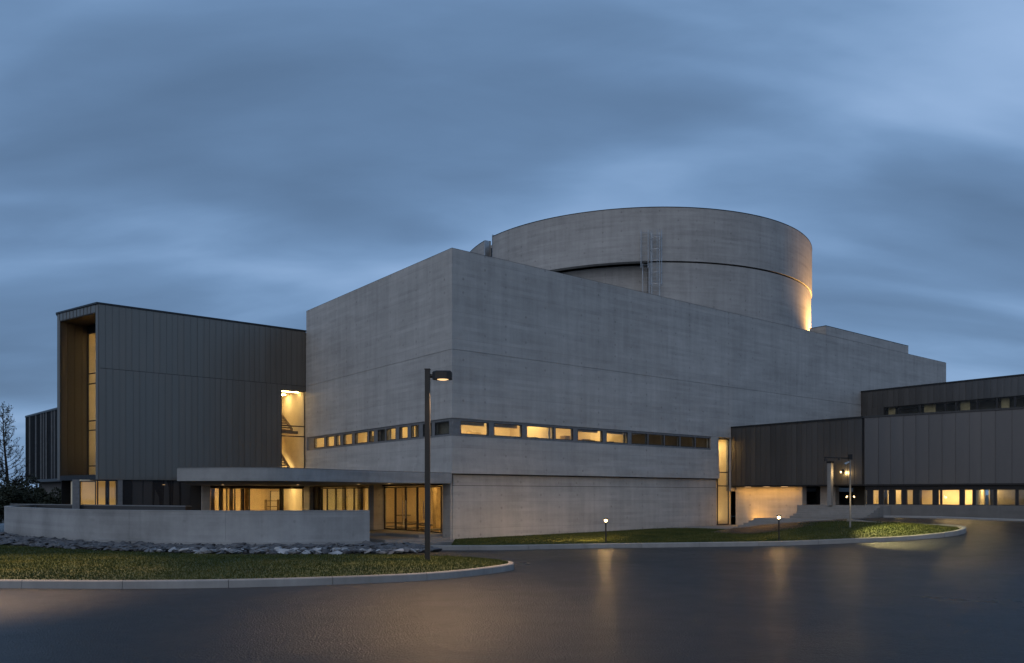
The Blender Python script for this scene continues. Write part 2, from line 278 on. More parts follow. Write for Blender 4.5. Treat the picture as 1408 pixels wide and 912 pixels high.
def ceiling_light(parent, x0, x1, y0, y1, z, m=None): return box(parent, 'ceiling_light', x0, x1, y0, y1, z-0.03, z, m or M_LAMP)
LN = [0]
def lamp(kind, loc, energy, parent=None, color=WARM, size=0.1, aim=None, spot=None, blend=0.5, sy=None):
    d = bpy.data.lights.new('lamp_light', kind); d.energy = energy; d.color = color; o = link(bpy.data.objects.new('lamp_light', d), parent); o.location = loc
    if kind == 'AREA': d.size = size; d.shape = 'RECTANGLE' if sy else 'SQUARE'; d.size_y = sy or size
    else: d.shadow_soft_size = size
    if spot: d.spot_size = math.radians(spot); d.spot_blend = blend
    if aim is not None: o.rotation_euler = (Vector(aim)-Vector(loc)).to_track_quat('-Z', 'Y').to_euler()
    return o
def spline(pts, n):
    """Catmull-Rom through points, n samples a span"""
    P = [np.array(p, float) for p in pts]; P = [2*P[0]-P[1]]+P+[2*P[-1]-P[-2]]; out = []
    for i in range(1, len(P)-2):
        for k in range(n):
            t = k/n; out.append(0.5*((2*P[i])+(-P[i-1]+P[i+1])*t+(2*P[i-1]-5*P[i]+4*P[i+1]-P[i+2])*t*t+(-P[i-1]+3*P[i]-3*P[i+1]+P[i+2])*t**3))
    return out+[P[-2]]
def resample(pts, step):
    pts = [np.array(p) for p in pts]; d = [0]
    for a, b in zip(pts, pts[1:]): d.append(d[-1]+np.linalg.norm(b-a))
    n = max(2, int(round(d[-1]/step))+1); q = np.linspace(0, d[-1], n); A = np.array(pts)
    return [np.array([np.interp(x, d, A[:, k]) for k in range(A.shape[1])]) for x in q]
# ------------------------------------------------------------------ terrain
CTL = [(18.3, 31.7, .6), (17.1, 31.2, .45), (15.9, 31.6, .3), (13.5, 32.0, .18), (11.1, 32.2, .08), (8, 32.4, .03), (3.9, 32.4, 0), (18.7, 41, 1.0), (24.4, 37, .95), (21, 37, .95), (16.3, 36.5, .95), (19.5, 34, .82),
       (22, 33, .78), (30, 33, .95), (25, 29, .5), (34, 30, .9), (40, 38, 1.0), (30, 44, 1.0), (22, 48, 1.0), (14, 48, .3), (20, 26, .2), (30, 24, .35), (15, 27, .06)]
CTL += [(x, y, 0.0) for x in range(-40, 13, 8) for y in (4, 14, 24)]+[(20, 10, 0), (30, 8, 0), (-40, 34, 0), (-20, 34, 0), (-4, 31, 0), (0, 30, 0), (-8, 40, 0), (-30, 50, 0), (0, 50, 0.1), (8, 28, 0), (24, 18, .05), (40, 14, .05)]
PC = np.array(CTL)
def _tps(r): r = np.maximum(r, 1e-6); return r*r*np.log(r)
_K = _tps(np.linalg.norm(PC[:, None, :2]-PC[None, :, :2], axis=2))+np.eye(len(PC))*2.0; _P = np.c_[np.ones(len(PC)), PC[:, :2]]
_S = np.linalg.solve(np.block([[_K, _P], [_P.T, np.zeros((3, 3))]]), np.r_[PC[:, 2], 0, 0, 0])
def gz(x, y):
    x = np.asarray(x, float); y = np.asarray(y, float); r = np.sqrt((x[..., None]-PC[:, 0])**2+(y[..., None]-PC[:, 1])**2)
    z = _tps(r)@_S[:-3]+_S[-3]+_S[-2]*x+_S[-1]*y; q = np.clip(z, 0, 1.02)
    return q*np.clip((y-12)/10, 0, 1)
g = mesh('ground', [(-1500, -300, -0.15), (1500, -300, -0.15), (1500, 2500, -0.15), (-1500, 2500, -0.15)], [(0, 1, 2, 3)], M_SOIL); g['kind'] = 'structure'
xs = np.linspace(-60, 60, 161); ys = np.linspace(-20, 60, 107); X, Y = np.meshgrid(xs, ys); Z = gz(X, Y)
# the slab under the building stays low
LA, LNn = (X-C0[0])*RX+(Y-C0[1])*RY, -(X-C0[0])*RY+(Y-C0[1])*RX
Z = np.where((LNn > -5.2) & (LA < 22), np.minimum(Z, 0.05), Z)
nv = len(xs)
o = mesh('road', np.c_[X.ravel(), Y.ravel(), Z.ravel()], [(j*nv+i, j*nv+i+1, (j+1)*nv+i+1, (j+1)*nv+i) for j in range(len(ys)-1) for i in range(nv-1)], M_ASPH, smooth=True); o['kind'] = 'structure'
def kerb(label, pts, hgt=0.19, wid=0.17, side=1, length=2.4, group=None):
    root = empty('kerb', kind='structure'); root['label'] = label
    cv = resample(spline(pts, 12), length/4); cv = [np.array((p[0], p[1])) for p in cv]
    nn = []
    for i in range(len(cv)):
        t = cv[min(i+1, len(cv)-1)]-cv[max(i-1, 0)]; t /= np.linalg.norm(t); nn.append(np.array((-t[1], t[0]))*side)
    for k in range(0, len(cv)-1, 4):
        idx = list(range(k, min(k+4, len(cv)-1)+1)); v = []; f = []
        for j, i in enumerate(idx):
            p = cv[i].copy()
            if j == 0: p = p+(cv[i+1]-cv[i])/np.linalg.norm(cv[i+1]-cv[i])*0.006
            if j == len(idx)-1: p = p-(cv[i]-cv[i-1])/np.linalg.norm(cv[i]-cv[i-1])*0.006
            z = float(gz(p[0], p[1]))
            for off, zz in ((0, z-0.12), (0.012, z+hgt-0.025), (0.035, z+hgt), (wid, z+hgt), (wid, z-0.12)):
                q = p+nn[i]*off; v.append((q[0], q[1], zz))
        for j in range(len(idx)-1):
            a = j*5; b = a+5
            f += [(a+i, b+i, b+i+1, a+i+1) for i in range(4)]
        f += [(0, 1, 2, 3, 4), tuple(len(v)-5+i for i in (4, 3, 2, 1, 0))]
        mesh('kerb_stone', v, f, M_KERB, root)
    return cv, nn
# island lawn beside the entrance (front kerb) -------------------------------------------------
K1 = [(-40, 22.5), (-26, 19.9), (-17.4, 18.8), (-12.0, 18.55), (-8.88, 18.43), (-5.94, 18.8), (-3.0, 19.8), (-1.67, 20.65), (-0.74, 21.7), (0.0, 22.9), (0.05, 23.7), (-0.55, 24.6), (-1.6, 25.5), (-2.74, 26.3), (-4.6, 27.2)]
kerb('pale concrete kerb curving round the lawn with the tall lamp post', K1)
K2 = [(-6.5, 31.3), (-4.2, 31.2), (-1, 31.2), (0.5, 31.5), (3.9, 32.4), (8, 32.6), (11.1, 32.4), (13.5, 32.2), (15.9, 31.8), (17.3, 31.6), (18.25, 31.95), (18.75, 32.8), (18.3, 33.5), (17.2, 34.2), (16.2, 35.2), (15.6, 36.6)]
kerb('pale concrete kerb round the long lawn below the facade', K2)
K3 = [l2w(19.9, -9.9), l2w(20.4, -12), l2w(21.3, -15.5), l2w(22.3, -20), l2w(23.4, -26)]
kerb('kerb along the foot of the wide panelled wing', [(x, y) for x, y in K3], 0.10)
def loft_lawn(name, label, front, back, mound, blades, seed):
    ns, ntt = 60, 14
    fr = [np.array(p) for p in resample(spline(front, 10), 0.2)]; bk = [np.array(p) for p in resample(spline(back, 10), 0.2)]
    def at(c, s): x = s*(len(c)-1); i = min(int(x), len(c)-2); return c[i]+(c[i+1]-c[i])*(x-i)
    def P(s, t):
        a, b = at(fr, s), at(bk, s); p = a+(b-a)*t; p = p.copy(); p[2] += mound*math.sin(math.pi*t)*min(1, 4*min(s, 1-s)+0.15); return p
    v = [P(i/ns, j/ntt) for j in range(ntt+1) for i in range(ns+1)]
    o = mesh(name, v, [(j*(ns+1)+i, j*(ns+1)+i+1, (j+1)*(ns+1)+i+1, (j+1)*(ns+1)+i) for j in range(ntt) for i in range(ns)], M_GRASS, smooth=True); o['kind'] = 'structure'
    r = np.random.default_rng(seed); bv = []; bf = []
    A = np.array(v).reshape(ntt+1, ns+1, 3)
    area = np.linalg.norm(A[1:, 1:]-A[:-1, :-1], axis=2)*np.linalg.norm(A[1:, :-1]-A[:-1, 1:], axis=2); area = np.minimum(area, 5); pr = (area/area.sum()).ravel()
    cells = r.choice(len(pr), blades, p=pr); fi, fj = r.random(blades), r.random(blades)
    ci, cj = cells % ns, cells//ns
    p = (A[cj, ci]*((1-fi)*(1-fj))[:, None]+A[cj, ci+1]*(fi*(1-fj))[:, None]+A[cj+1, ci]*((1-fi)*fj)[:, None]+A[cj+1, ci+1]*(fi*fj)[:, None])
    ang = r.random(blades)*math.pi*2; wd = 0.010+0.010*r.random(blades); hh = (0.022+0.035*r.random(blades))*np.where(r.random(blades) < .02, 1.9, 1.0)
    dx, dy = np.cos(ang)*wd, np.sin(ang)*wd; lx, ly = (r.random(blades)-.5)*0.06, (r.random(blades)-.5)*0.06
    V = np.empty((blades*3, 3)); V[0::3] = p+np.c_[dx, dy, -0.01*np.ones(blades)]; V[1::3] = p-np.c_[dx, dy, 0.01*np.ones(blades)]; V[2::3] = p+np.c_[lx, ly, hh]
    me = bpy.data.meshes.new('grass'); me.vertices.add(blades*3); me.vertices.foreach_set('co', V.ravel()); me.loops.add(blades*3); me.loops.foreach_set('vertex_index', np.arange(blades*3, dtype=np.int32))
    me.polygons.add(blades); me.polygons.foreach_set('loop_start', np.arange(0, blades*3, 3, dtype=np.int32)); me.polygons.foreach_set('loop_total', np.full(blades, 3, dtype=np.int32)); me.update(); me.validate(); me.materials.append(M_GRASS)
    return tag(link(bpy.data.objects.new('grass', me)), label, 'grass', kind='stuff')
fr = [(-26, 20.1, .18), (-17.4, 19.0, .18), (-12, 18.72, .18), (-8.88, 18.6, .18), (-5.9, 18.97, .18), (-3.05, 19.95, .18), (-1.75, 20.8, .18), (-.9, 21.8, .18), (-.2, 22.95, .18), (-.12, 23.6, .18)]
bk = [(-34, 36, .3), (-24, 32.0, .3), (-19.1, 29.6, .3), (-15.5, 27.5, .3), (-12.6, 26.2, .3), (-9.5, 25.1, .3), (-6.5, 24.9, .3), (-3.8, 25.2, .28), (-1.6, 25.3, .2), (-.4, 24.2, .18)]
loft_lawn('lawn', 'short grass on the lawn round the tall lamp post', fr, bk, 0.06, 150000, 1)
gl = lambda x, y, h=.18: (x, y, float(gz(x, y))+h)
fr2 = [gl(-2.4, 31.4), gl(.5, 31.67), gl(3.9, 32.57), gl(8, 32.77), gl(11.1, 32.57), gl(13.5, 32.37), gl(15.9, 31.97), gl(17.3, 31.77), gl(18.15, 32.1)]
LW = lambda a, n, z: (*l2w(a, n), z)
bk2 = [LW(.15, -.03, .15), LW(5, -.03, .18), LW(10, -.03, .22), LW(14.0, -.03, .26), LW(15.2, -1.5, .30), LW(15.1, -4.2, .34), LW(15.1, -6.6, .6), LW(15.3, -9, .85), (15.75, 36.0, .98), (17.2, 34.0, .95), (18.45, 32.9, .82)]
loft_lawn('lawn', 'short grass on the mound lit by the path lights', fr2, bk2, 0.07, 120000, 2)
# split-stone bed under the curved wall ----------------------------------------------------------
sb_f = [(-34, 36.2), (-24, 32.1), (-19.1, 29.7), (-15.5, 27.55), (-12.6, 26.25), (-9.5, 25.2), (-6.5, 25.0), (-3.8, 25.3), (-2.4, 26.2)]
sb_b = [(-34, 45), (-25.5, 38.5), (-19.9, 32.8), (-16.0, 29.6), (-12.9, 28.25), (-9.5, 27.55), (-7.0, 27.65), (-4.8, 28.3), (-3.2, 27.8)]
def between(A, B, s, t):
    f = lambda P: np.array([np.interp(s*(len(P)-1), range(len(P)), [p[k] for p in P]) for k in (0, 1)])
    return f(A)*(1-t)+f(B)*t
sbd = empty('stone_bed', -8, 26.5, 0.2, kind='structure'); sbd['label'] = 'bed of split pale stones below the curved terrace wall'
vv = []; ff = []
for j in range(5):
    for i in range(41): q = between(sb_f, sb_b, i/40, j/4); vv.append((q[0]+8, q[1]-26.5, 0.09+0.02*j))
mesh('bed_soil', vv, [(j*41+i, j*41+i+1, (j+1)*41+i+1, (j+1)*41+i) for j in range(4) for i in range(40)], M_SOIL, sbd)
rocks = []
for k in range(10):
    bm = bmesh.new()
    for i in range(13):
        p = Vector((rng.normal(), rng.normal(), rng.normal())).normalized(); bm.verts.new((p.x*0.27*random.uniform(.8, 1.1), p.y*0.17*random.uniform(.7, 1.1), p.z*0.085*random.uniform(.7, 1.2)))
    bmesh.ops.convex_hull(bm, input=bm.verts); bmesh.ops.delete(bm, geom=[x for x in bm.verts if not x.link_faces], context='VERTS')
    me = bpy.data.meshes.new('stone'); bm.to_mesh(me); bm.free(); me.materials.append(M_STONE); rocks.append(me)
spots = []
while len(spots) < 2600:
    s, t = random.random(), random.random(); q = between(sb_f, sb_b, s, t*0.97)
    if any((q[0]-p[0])**2+(q[1]-p[1])**2 < 0.013 for p in spots[-900:]): continue
    spots.append((q[0], q[1], t))
def visible(p): return abs(p[0]/p[1]) < 0.66
order = sorted(range(len(spots)), key=lambda i: (not visible(spots[i]), spots[i][1])); rest = MB()
for k, i in enumerate(order):
    x, y, t = spots[i]; me = random.choice(rocks); sc_ = random.choice((.35, .45, .6, .75, .95))*random.uniform(.85, 1.15)
    mt = Matrix.Translation((x+8, y-26.5, 0.15+0.06*t+random.uniform(-.03, .05))) @ Matrix.Rotation(random.uniform(0, 6.3), 4, 'Z') @ Matrix.Rotation(random.uniform(-.4, .4), 4, 'X') @ Matrix.Rotation(random.uniform(-.25, .25), 4, 'Y') @ Matrix.Scale(sc_, 4)
    if k < 300: o = link(bpy.data.objects.new('stone', me), sbd); o.matrix_local = mt
    else:
        b0 = len(rest.v); rest.v += [tuple(mt @ v.co) for v in me.vertices]; rest.f += [tuple(b0+j for j in p.vertices) for p in me.polygons]
ro = rest.obj('loose_stones', M_STONE, sbd); ro['kind'] = 'stuff'
# forecourt at the entrance and path at the far door -----------------------------------------------
fc = empty('forecourt', *l2w(-3, 5), 0, TH, kind='structure'); fc['label'] = 'paved concrete forecourt before the glazed entrance doors'
def ofs(poly): return [(a+3, n-5) for a, n in poly]
MB().prism(ofs([(-0.02, 0.9), (-0.02, 15.8), (-14, 15.8), (-14, 9), (-5.2, 6.0), (-1.6, 3.2), (-1.2, .9)]), 0, 0.365).obj('terrace_slab', M_PAVE, fc)
MB().prism(ofs([(-0.02, .1), (-0.02, .88), (-1.25, .88), (-1.7, 3.25), (-3.1, 4.2), (-3.4, .1)]), 0, 0.24).obj('step', M_PAVE, fc)
MB().prism(ofs([(-0.05, -1.0), (-0.05, .08), (-3.42, .08), (-3.2, 4.3), (-5.3, 5.9), (-6.6, 4.2), (-5.2, -.9)]), 0, 0.12).obj('step', M_PAVE, fc)
pth = MB().prism([l2w(14.6, -.06), l2w(15.3, -3.9), l2w(17.2, -4.15), l2w(21.15, -4.15), l2w(21.15, -.06)], 0, 0.325).obj('path', M_PAVE); pth['kind'] = 'structure'
# ------------------------------------------------------------------ the concrete block
CB = empty('concrete_block', C0[0], C0[1], 0, TH, 'massive grey board-marked concrete block with ribbon windows round its sharp corner', 'building')
ZT, ZJ, ZW1, ZW0, ZL, ZS = 13.41, 8.81, 5.69, 4.87, 3.65, 3.16
LEN, DEP = 50.6, 16.0
A1 = a_at(978, 0); A2 = 19.5; A3 = 20.68
def wallL(name, z0, z1, m, off=0.0, a1=LEN, n1=15.88):  # L-shaped wall skin (long facade + short return), 0.35 thick
    t = 0.35; o_ = off
    return MB().prism([(-o_, -o_), (a1, -o_), (a1, t), (t, t), (t, n1), (-o_, n1)], z0, z1).obj(name, m, CB)
wallL('upper_wall', ZJ+0.013, ZT, M_CON)
wallL('joint', ZJ-0.012, ZJ+0.012, M_CON, -0.02)
wallL('middle_wall', ZW1, ZJ-0.013, M_CON)
wallL('spandrel_wall', ZL+0.0, ZW0, M_CON, 0.0, A2)
wallL('ledge', ZS, ZL-0.002, M_CON, 0.05, A2)
wallL('drip_edge', ZS-0.05, ZS-0.002, M_DARK, -0.10, A2)
box(CB, 'lower_wall', 0.18, A2-.02, .18, .6, 2.62, ZS-.052, M_LOW); box(CB, 'lower_wall', 0.15, A2-.02, .15, .6, -.1, 2.60, M_LOW)
box(CB, 'joint', 0.2, A2-.02, .2, .6, 2.601, 2.619, M_DARK)
box(CB, 'side_wall', .002, .35, 15.885, 21.39, -.1, 12.1, M_LOW)
box(CB, 'corner_pier', .05, .149, .2, .86, -.1, 2.69, M_LOW)
box(CB, 'corner_pier', A1, A2, 0.02, .35, ZW0+.002, ZW1-.002, M_CON)
box(CB, 'facade_wall', A3+.0, LEN-.4, .002, .35, 2.4, ZW1-.002, M_CON)
# parapet, stepped block and roof
box(CB, 'roof', .36, LEN-.4, .36, 15.9, 12.6, 12.75, M_PAVE); box(CB, 'roof', 12.0, LEN-.4, 15.95, 33, 12.6, 12.74, M_PAVE)
box(CB, 'end_wall', LEN-.35, LEN-.002, .36, 33, -.1, ZT-.003, M_CON); box(CB, 'back_wall', 12, LEN-.36, 33, 33.4, -.1, ZT-.005, M_CON); box(CB, 'back_wall', 11.6, 11.99, 15.95, 33, -.1, ZT-.004, M_CON)
box(CB, 'return_wall', .36, 11.59, 15.6, 15.87, 6.5, ZT-.004, M_CON)
AS0, AS1 = a_at(1135.6, 0), a_at(1249, 0)
box(CB, 'stepped_parapet', AS0, AS1, .0, 1.25, ZT+.003, ZT+.62, M_CON); box(CB, 'parapet_flashing', AS0-.01, AS1+.01, -.01, 1.26, ZT+.622, ZT+.66, M_FLASH)
MB().prism([(-.012, -.012), (LEN+.01, -.012), (LEN+.01, .36), (.36, .36), (.36, 15.9), (-.012, 15.9)], ZT+.001, ZT+.0025).obj('parapet_flashing', M_FLASH, CB)
# ribbon windows: each opening a window with its pane
FS = Seg((0, 0), (LEN, 0)); LS = Seg((0, 15.88), (0, 0))     # s runs so that the outward side is on the right hand
zg0, zg1 = 4.97, 5.58
FS.box(CB, 'ribbon_sill', 0.04, A1-.01, -.3, -.04, ZW0+.002, zg0-.001, M_SURR); FS.box(CB, 'ribbon_head', 0.04, A1-.01, -.3, -.04, zg1+.001, ZW1-.002, M_SURR)
LS.box(CB, 'ribbon_sill', .002, 15.83, -.3, -.05, ZW0+.003, zg0-.001, M_SURR); LS.box(CB, 'ribbon_head', .002, 15.83, -.3, -.05, zg1+.001, ZW1-.003, M_SURR)
rp = [(633, 672), (679, 717.6), (724, 761.2), (763.5, 788), (794, 828.5), (833.6, 863)]
rs = [(a_at(u0, 0.06), a_at(u1, 0.06)) for u0, u1 in rp]
dk = np.linspace(a_at(868, .06), A1-.05, 6)
allp = rs+[(dk[i], dk[i+1]-.06) for i in range(5)]
prev = 0.05
for i, (s0, s1) in enumerate(allp):
    FS.box(CB, 'ribbon_post', prev, s0-.002, -.25, -.045, zg0, zg1, M_SURR); pane_set(CB, FS, s0, s1, zg0, zg1, [], d=-.06, fw=0.035); prev = s1+.002
lp = [(97, 140), (148, 182), (188, 207), (219, 257), (267, 321), (327, 348), (363, 395), (399, 439), (453, 489), (502, 535), (552, 590), (602, 662)]
prev = 0.003
for x0, x1 in lp:
    s0, s1 = 15.88-n_at(400+x0/3.04, .06), 15.88-n_at(400+x1/3.04, .06)
    LS.box(CB, 'ribbon_post', prev, s0-.002, -.25, -.052, zg0, zg1, M_SURR); pane_set(CB, LS, s0, s1, zg0, zg1, [], d=-.06, fw=0.035); prev = s1+.002
LS.box(CB, 'ribbon_post', prev, 15.83, -.25, -.052, zg0, zg1, M_SURR)
# rooms behind the ribbon
def room(parent, x0, x1, y0, y1, z0, z1, wm, lights=(), fm=None, open_='y0', lm=None, t=0.08, up=0.0):
    o = MB()
    if 'y1' not in open_: o.box(x0, x1, y1, y1+t, z0, z1)
    if 'y0' not in open_: o.box(x0, x1, y0-t, y0, z0, z1)
    if 'x0' not in open_: o.box(x0-t, x0, y0, y1, z0, z1)
    if 'x1' not in open_: o.box(x1, x1+t, y0, y1, z0, z1)
    o.box(x0, x1, y0, y1, z1, z1+t); r = o.obj('room_lining', wm, parent); box(r, 'room_floor', x0, x1, y0, y1, z0-t, z0, fm or M_FLOOR)
    for q in lights: ceiling_light(parent, *q, z1-.02, lm)
    if up:                                            # upward lights added on the floor to brighten room and ceiling
        k = 2.6; nx = max(1, int(round((x1-x0)/k))); ny = max(1, int(round((y1-y0)/k)))
        for i in range(nx):
            for j in range(ny):
                cx, cy_ = x0+(x1-x0)*(i+.5)/nx, y0+(y1-y0)*(j+.5)/ny; wx, wy = (x1-x0)/nx*.5, (y1-y0)/ny*.4
                box(parent, 'added_uplight_base', cx-wx/2, cx+wx/2, cy_-wy/2, cy_+wy/2, z0+.02, z0+.06, M_SURR)
                lamp('AREA', (cx, cy_, z0+.08), up*random.uniform(.75, 1.25)*wx*wy/1.3, parent, size=wx, sy=wy, aim=(cx, cy_, z0+2))
room(CB, .5, a_at(762, 0), .45, 3.6, 4.45, 6.4, M_PLAST, [(1, 3.2, 1.6, 1.8), (4.6, 6.4, 1.4, 1.7)], up=20, open_='y0x0')
room(CB, a_at(763, 0)+.1, a_at(865, 0), .45, 4.2, 4.45, 6.4, M_PLAST, [(8.2, 9.4, 1.6, 1.8), (10.2, 11.2, 2.0, 2.2)], up=18)
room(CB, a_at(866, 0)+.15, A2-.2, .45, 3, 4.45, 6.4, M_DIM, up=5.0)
room(CB, .45, 3.0, 3.9, 6.3, 4.45, 6.4, M_PLAST, [(1.2, 1.4, 4.4, 5.6)], open_='x0', up=14)
for n0_, n1_ in ((n_at(617.8, .3), n_at(581, .3)), (n_at(530, .3), n_at(519.4, .3))): box(CB, 'blind', .36, .38, n0_-.1, n1_+.1, 4.75, 5.75, M_DIM)  # dark sheets added behind the glass so these panes look dim
room(CB, .45, 3.2, 6.5, 15.3, 4.45, 6.4, M_PLAST, [(1.2, 1.4, 7.2, 8.4), (1.2, 1.4, 10, 11.4), (1.0, 1.2, 13, 14.4)], open_='x0', up=18)
rb = random.Random(11)
for i, (x0, x1) in enumerate(rs):
    if rb.random() < .6: FS.box(CB, 'blind', x0+.03, x1-.03, -.42, -.40, zg1-rb.uniform(.06, .22), zg1+.3, M_CURT)
    xx = x0
    while xx < x1-.3:
        wd_ = rb.uniform(.25, .7); dd = rb.uniform(.9, 2.6); FS.box(CB, 'cabinet', xx, min(xx+wd_, x1), -dd-.4, -dd, 4.46, 5.0+rb.uniform(0, .32)+dd*.05, rb.choice((M_STAIRIN, M_CURT, M_DIM, M_CURT))); xx += wd_+rb.uniform(.1, .8)
for nn_ in np.arange(6.9, 15, .75):
    dd = rb.uniform(.8, 2.2); box(CB, 'cabinet', dd, dd+.3, nn_, nn_+rb.uniform(.2, .5), 4.46, 5.05+rb.uniform(0, .4), rb.choice((M_STAIRIN, M_CURT, M_DIM)))
# lobby and its glazing on the short side
room(CB, .5, 6.5, .7, 15.5, .37, 2.9, M_PLAST, [(1.6, 1.9, 1.4, 2.6), (1.6, 1.9, 4.0, 5.2), (2.2, 2.5, 8.4, 10), (2.2, 2.5, 11.6, 13.4)], open_='x0', up=8)
nd = [n_at(u, .3) for u in (607, 586, 573.5, 557.5, 543.5, 528)]
box(CB, 'entrance_lintel', .2, .6, .861, 15.85, 2.62, 3.1, M_DARK); box(CB, 'threshold', .0, .5, .9, 15.8, .1, .372, M_PAVE)
DS = Seg((.3, nd[-1]), (.3, nd[0]))
for i in range(len(nd)-1):
    s0, s1 = nd[-1]-nd[len(nd)-1-i], nd[-1]-nd[len(nd)-2-i]
    d = pane_set(CB, DS, s0+.004, s1-.004, .38, 2.60, [], d=0.0, gm=M_GLASSD, fw=0.06, name='door' if i in (1, 2, 3) else 'window')
    if i in (1, 2, 3): DS.box(d, 'handle', s1-.16 if i != 2 else s0+.12, s1-.13 if i != 2 else s0+.15, .05, .08, 1.0, 1.9, M_STEEL)
box(CB, 'entrance_pier', -.3, .45, nd[-1]+.01, n_at(507, -.3), .366, 2.69, M_LOW)
ng = [n_at(u, .3) for u in (507.5, 497.5, 486.5, 474.5, 461.5, 449.5, 440)]
GS = Seg((.3, ng[-1]), (.3, ng[0]))
pane_set(CB, GS, 0, GS.len, .38, 2.60, [ng[-1]-x for x in ng[1:-1]], d=0, fw=0.07)
box(CB, 'entrance_pier', .15, .5, ng[-1]+.01, n_at(430, .15), .366, 2.62, M_DARK); box(CB, 'entrance_pier', -.1, .45, n_at(430, .1)+.02, 15.85, .366, 2.69, M_LOW)
for k, (nn_, aa) in enumerate(((8.6, 1.3), (9.7, 1.8), (10.8, 1.2), (12.0, 1.7), (13.2, 1.3))):
    box(CB, 'curtain', aa, aa+.12, nn_, nn_+.5, .38, 2.85, M_CURT)
for nn_ in (1.9, 3.6, 5.0): box(CB, 'inner_column', 2.4, 2.75, nn_, nn_+.35, .372, 2.88, M_CURT)
# tall glazed slot beside the panelled wing
SS = Seg((A2+.02, 0.12), (A3-.02, 0.12))
pane_set(CB, SS, 0, SS.len, .33, 5.62, [], [2.72, 3.55], d=0, fw=0.06)
room(CB, A2+.02, A3+.4, .35, 3.2, .33, 5.62, M_PLAST, [(A2+.3, A3-.2, 1.0, 1.6)], up=30)
box(CB, 'landing', A2+.05, A3+.35, 1.3, 3.1, 3.0, 3.2, M_FLOOR); box(CB, 'curtain', A2+.15, A2+.5, 1.2, 1.28, 3.6, 5.5, M_CURT)
# ------------------------------------------------------------------ drum
dc = l2w(28.5, 15.48); RD = 13.96
DR = empty('round_tower', dc[0], dc[1], 0, TH, 'broad round concrete drum rising behind the block roof with a dark groove round it', 'tower')
def ang_of(u):                                        # drum angle (local) where the sight line of column u first meets the wall
    r = ray(u); l = math.hypot(r, 1); d = np.array((r, 1))/l; c = np.array(dc); b = d@c; disc = RD**2-(c@c-b*b); p = d*(b-math.sqrt(max(disc, 0)))
    q = p-c; return math.atan2(q[1], q[0])-TH
def ring(name, a0, a1, r0, r1, z0, z1, m, parent, n=96, rfun=None):
    v = []; f = []
    for i in range(n+1):
        t = a0+(a1-a0)*i/n; ro = rfun(t) if rfun else r1
        v += [(math.cos(t)*r0, math.sin(t)*r0, z0), (math.cos(t)*ro, math.sin(t)*ro, z0), (math.cos(t)*ro, math.sin(t)*ro, z1), (math.cos(t)*r0, math.sin(t)*r0, z1)]
    for i in range(n):
        k = i*4; f += [(k+j, k+(j+1) % 4, k+4+(j+1) % 4, k+4+j) for j in range(4)]
    f += [(3, 2, 1, 0), (n*4, n*4+1, n*4+2, n*4+3)]
    f = [tuple(reversed(x)) for x in f]; return mesh(name, v, f, m, parent)
s0, s1 = ang_of(667), ang_of(677.5)
ZD0, ZD1 = 17.5, 21.0
ring('upper_ring', s1, s0+2*math.pi, RD-.5, RD, ZD0, ZD1, M_CONR, DR, 180); ring('rim_flashing', s1, s0+2*math.pi, RD-.5, RD+.012, ZD1+.001, ZD1+.05, M_FLASH, DR, 180)
ring('groove', ang_of(893), ang_of(893)+math.pi, RD-1.6, RD-.3, ZD0-.088, ZD0-.003, M_DARK, DR, 60)
ring('slot_back', s0-.03, s1+.03, RD-1.0, RD-.52, 12.7, ZD1-.25, M_LOW, DR, 8)
la = ang_of(893)
ring('lower_ring', la, la+math.pi*1.0, RD-1.6, RD-.07, 12.7, ZD0-.09, M_CONR, DR, 110); ring('lower_ring', la+math.pi, la+2*math.pi-.002, RD-1.75, RD-1.0, 12.7, ZD0-.003, M_CONR, DR, 110)
for i in range(1):
    tp = MB(); tp.prism([(math.cos(t)*(RD-.48), math.sin(t)*(RD-.48)) for t in np.linspace(0, 2*math.pi, 96, endpoint=False)], ZD1-.7, ZD1-.6); tp.obj('roof', M_PAVE, DR)
def ladder(parent, ang, r, z0, z1, wd=.46, cage=True, name='ladder', lm=None, k=1.0):
    lm = lm or M_STEEL
    er = np.array((math.cos(ang), math.sin(ang))); et = np.array((-er[1], er[0]))
    P = lambda t, o, z: (*(er*(r+o)+et*t), z)
    root = MB().tube(P(-wd/2, .18, z0), P(-wd/2, .18, z1), .026*k).tube(P(wd/2, .18, z0), P(wd/2, .18, z1), .026*k).obj(name, lm, parent)
    z = z0+.2
    while z < z1-.1: MB().tube(P(-wd/2, .18, z), P(wd/2, .18, z), .016*k, seg=5).obj('rung', lm, root); z += .3
    if cage:
        z = z0+1.4
        hp = [(.5*math.sin(t)*.9, .2+.36*(1-math.cos(t))) for t in np.linspace(-2.4, 2.4, 13)]
        hp = [(-wd/2, .18)]+[(.38*math.sin(t), .50-.34*math.cos(t+math.pi)*1.0) for t in np.linspace(-2.3, 2.3, 11)]+[(wd/2, .18)]
        while z < z1+.01:
            mb = MB()
            for a, b in zip(hp, hp[1:]): mb.tube(P(a[0], a[1], z), P(b[0], b[1], z), .016, seg=4)
            mb.obj('cage_hoop', lm, root); z += .75
        for k in (2, 4, 6, 8, 10): MB().tube(P(hp[k][0], hp[k][1], z0+1.4), P(hp[k][0], hp[k][1], z1), .014, seg=4).obj('cage_strap', lm, root)
    for z in (z0+.6, z1-.4):
        MB().tube(P(-wd/2, .18, z), P(-wd/2, -.05, z), .02, seg=4).tube(P(wd/2, .18, z), P(wd/2, -.05, z), .02, seg=4).obj('bracket', lm, root)
ladder(DR, ang_of(886), RD, 17.0, 19.5, cage=False); ladder(DR, ang_of(901), RD, 14.4, 19.3, .5)
ladder(DR, ang_of(888), RD-.07, 13.2, 17.3, .42, False)
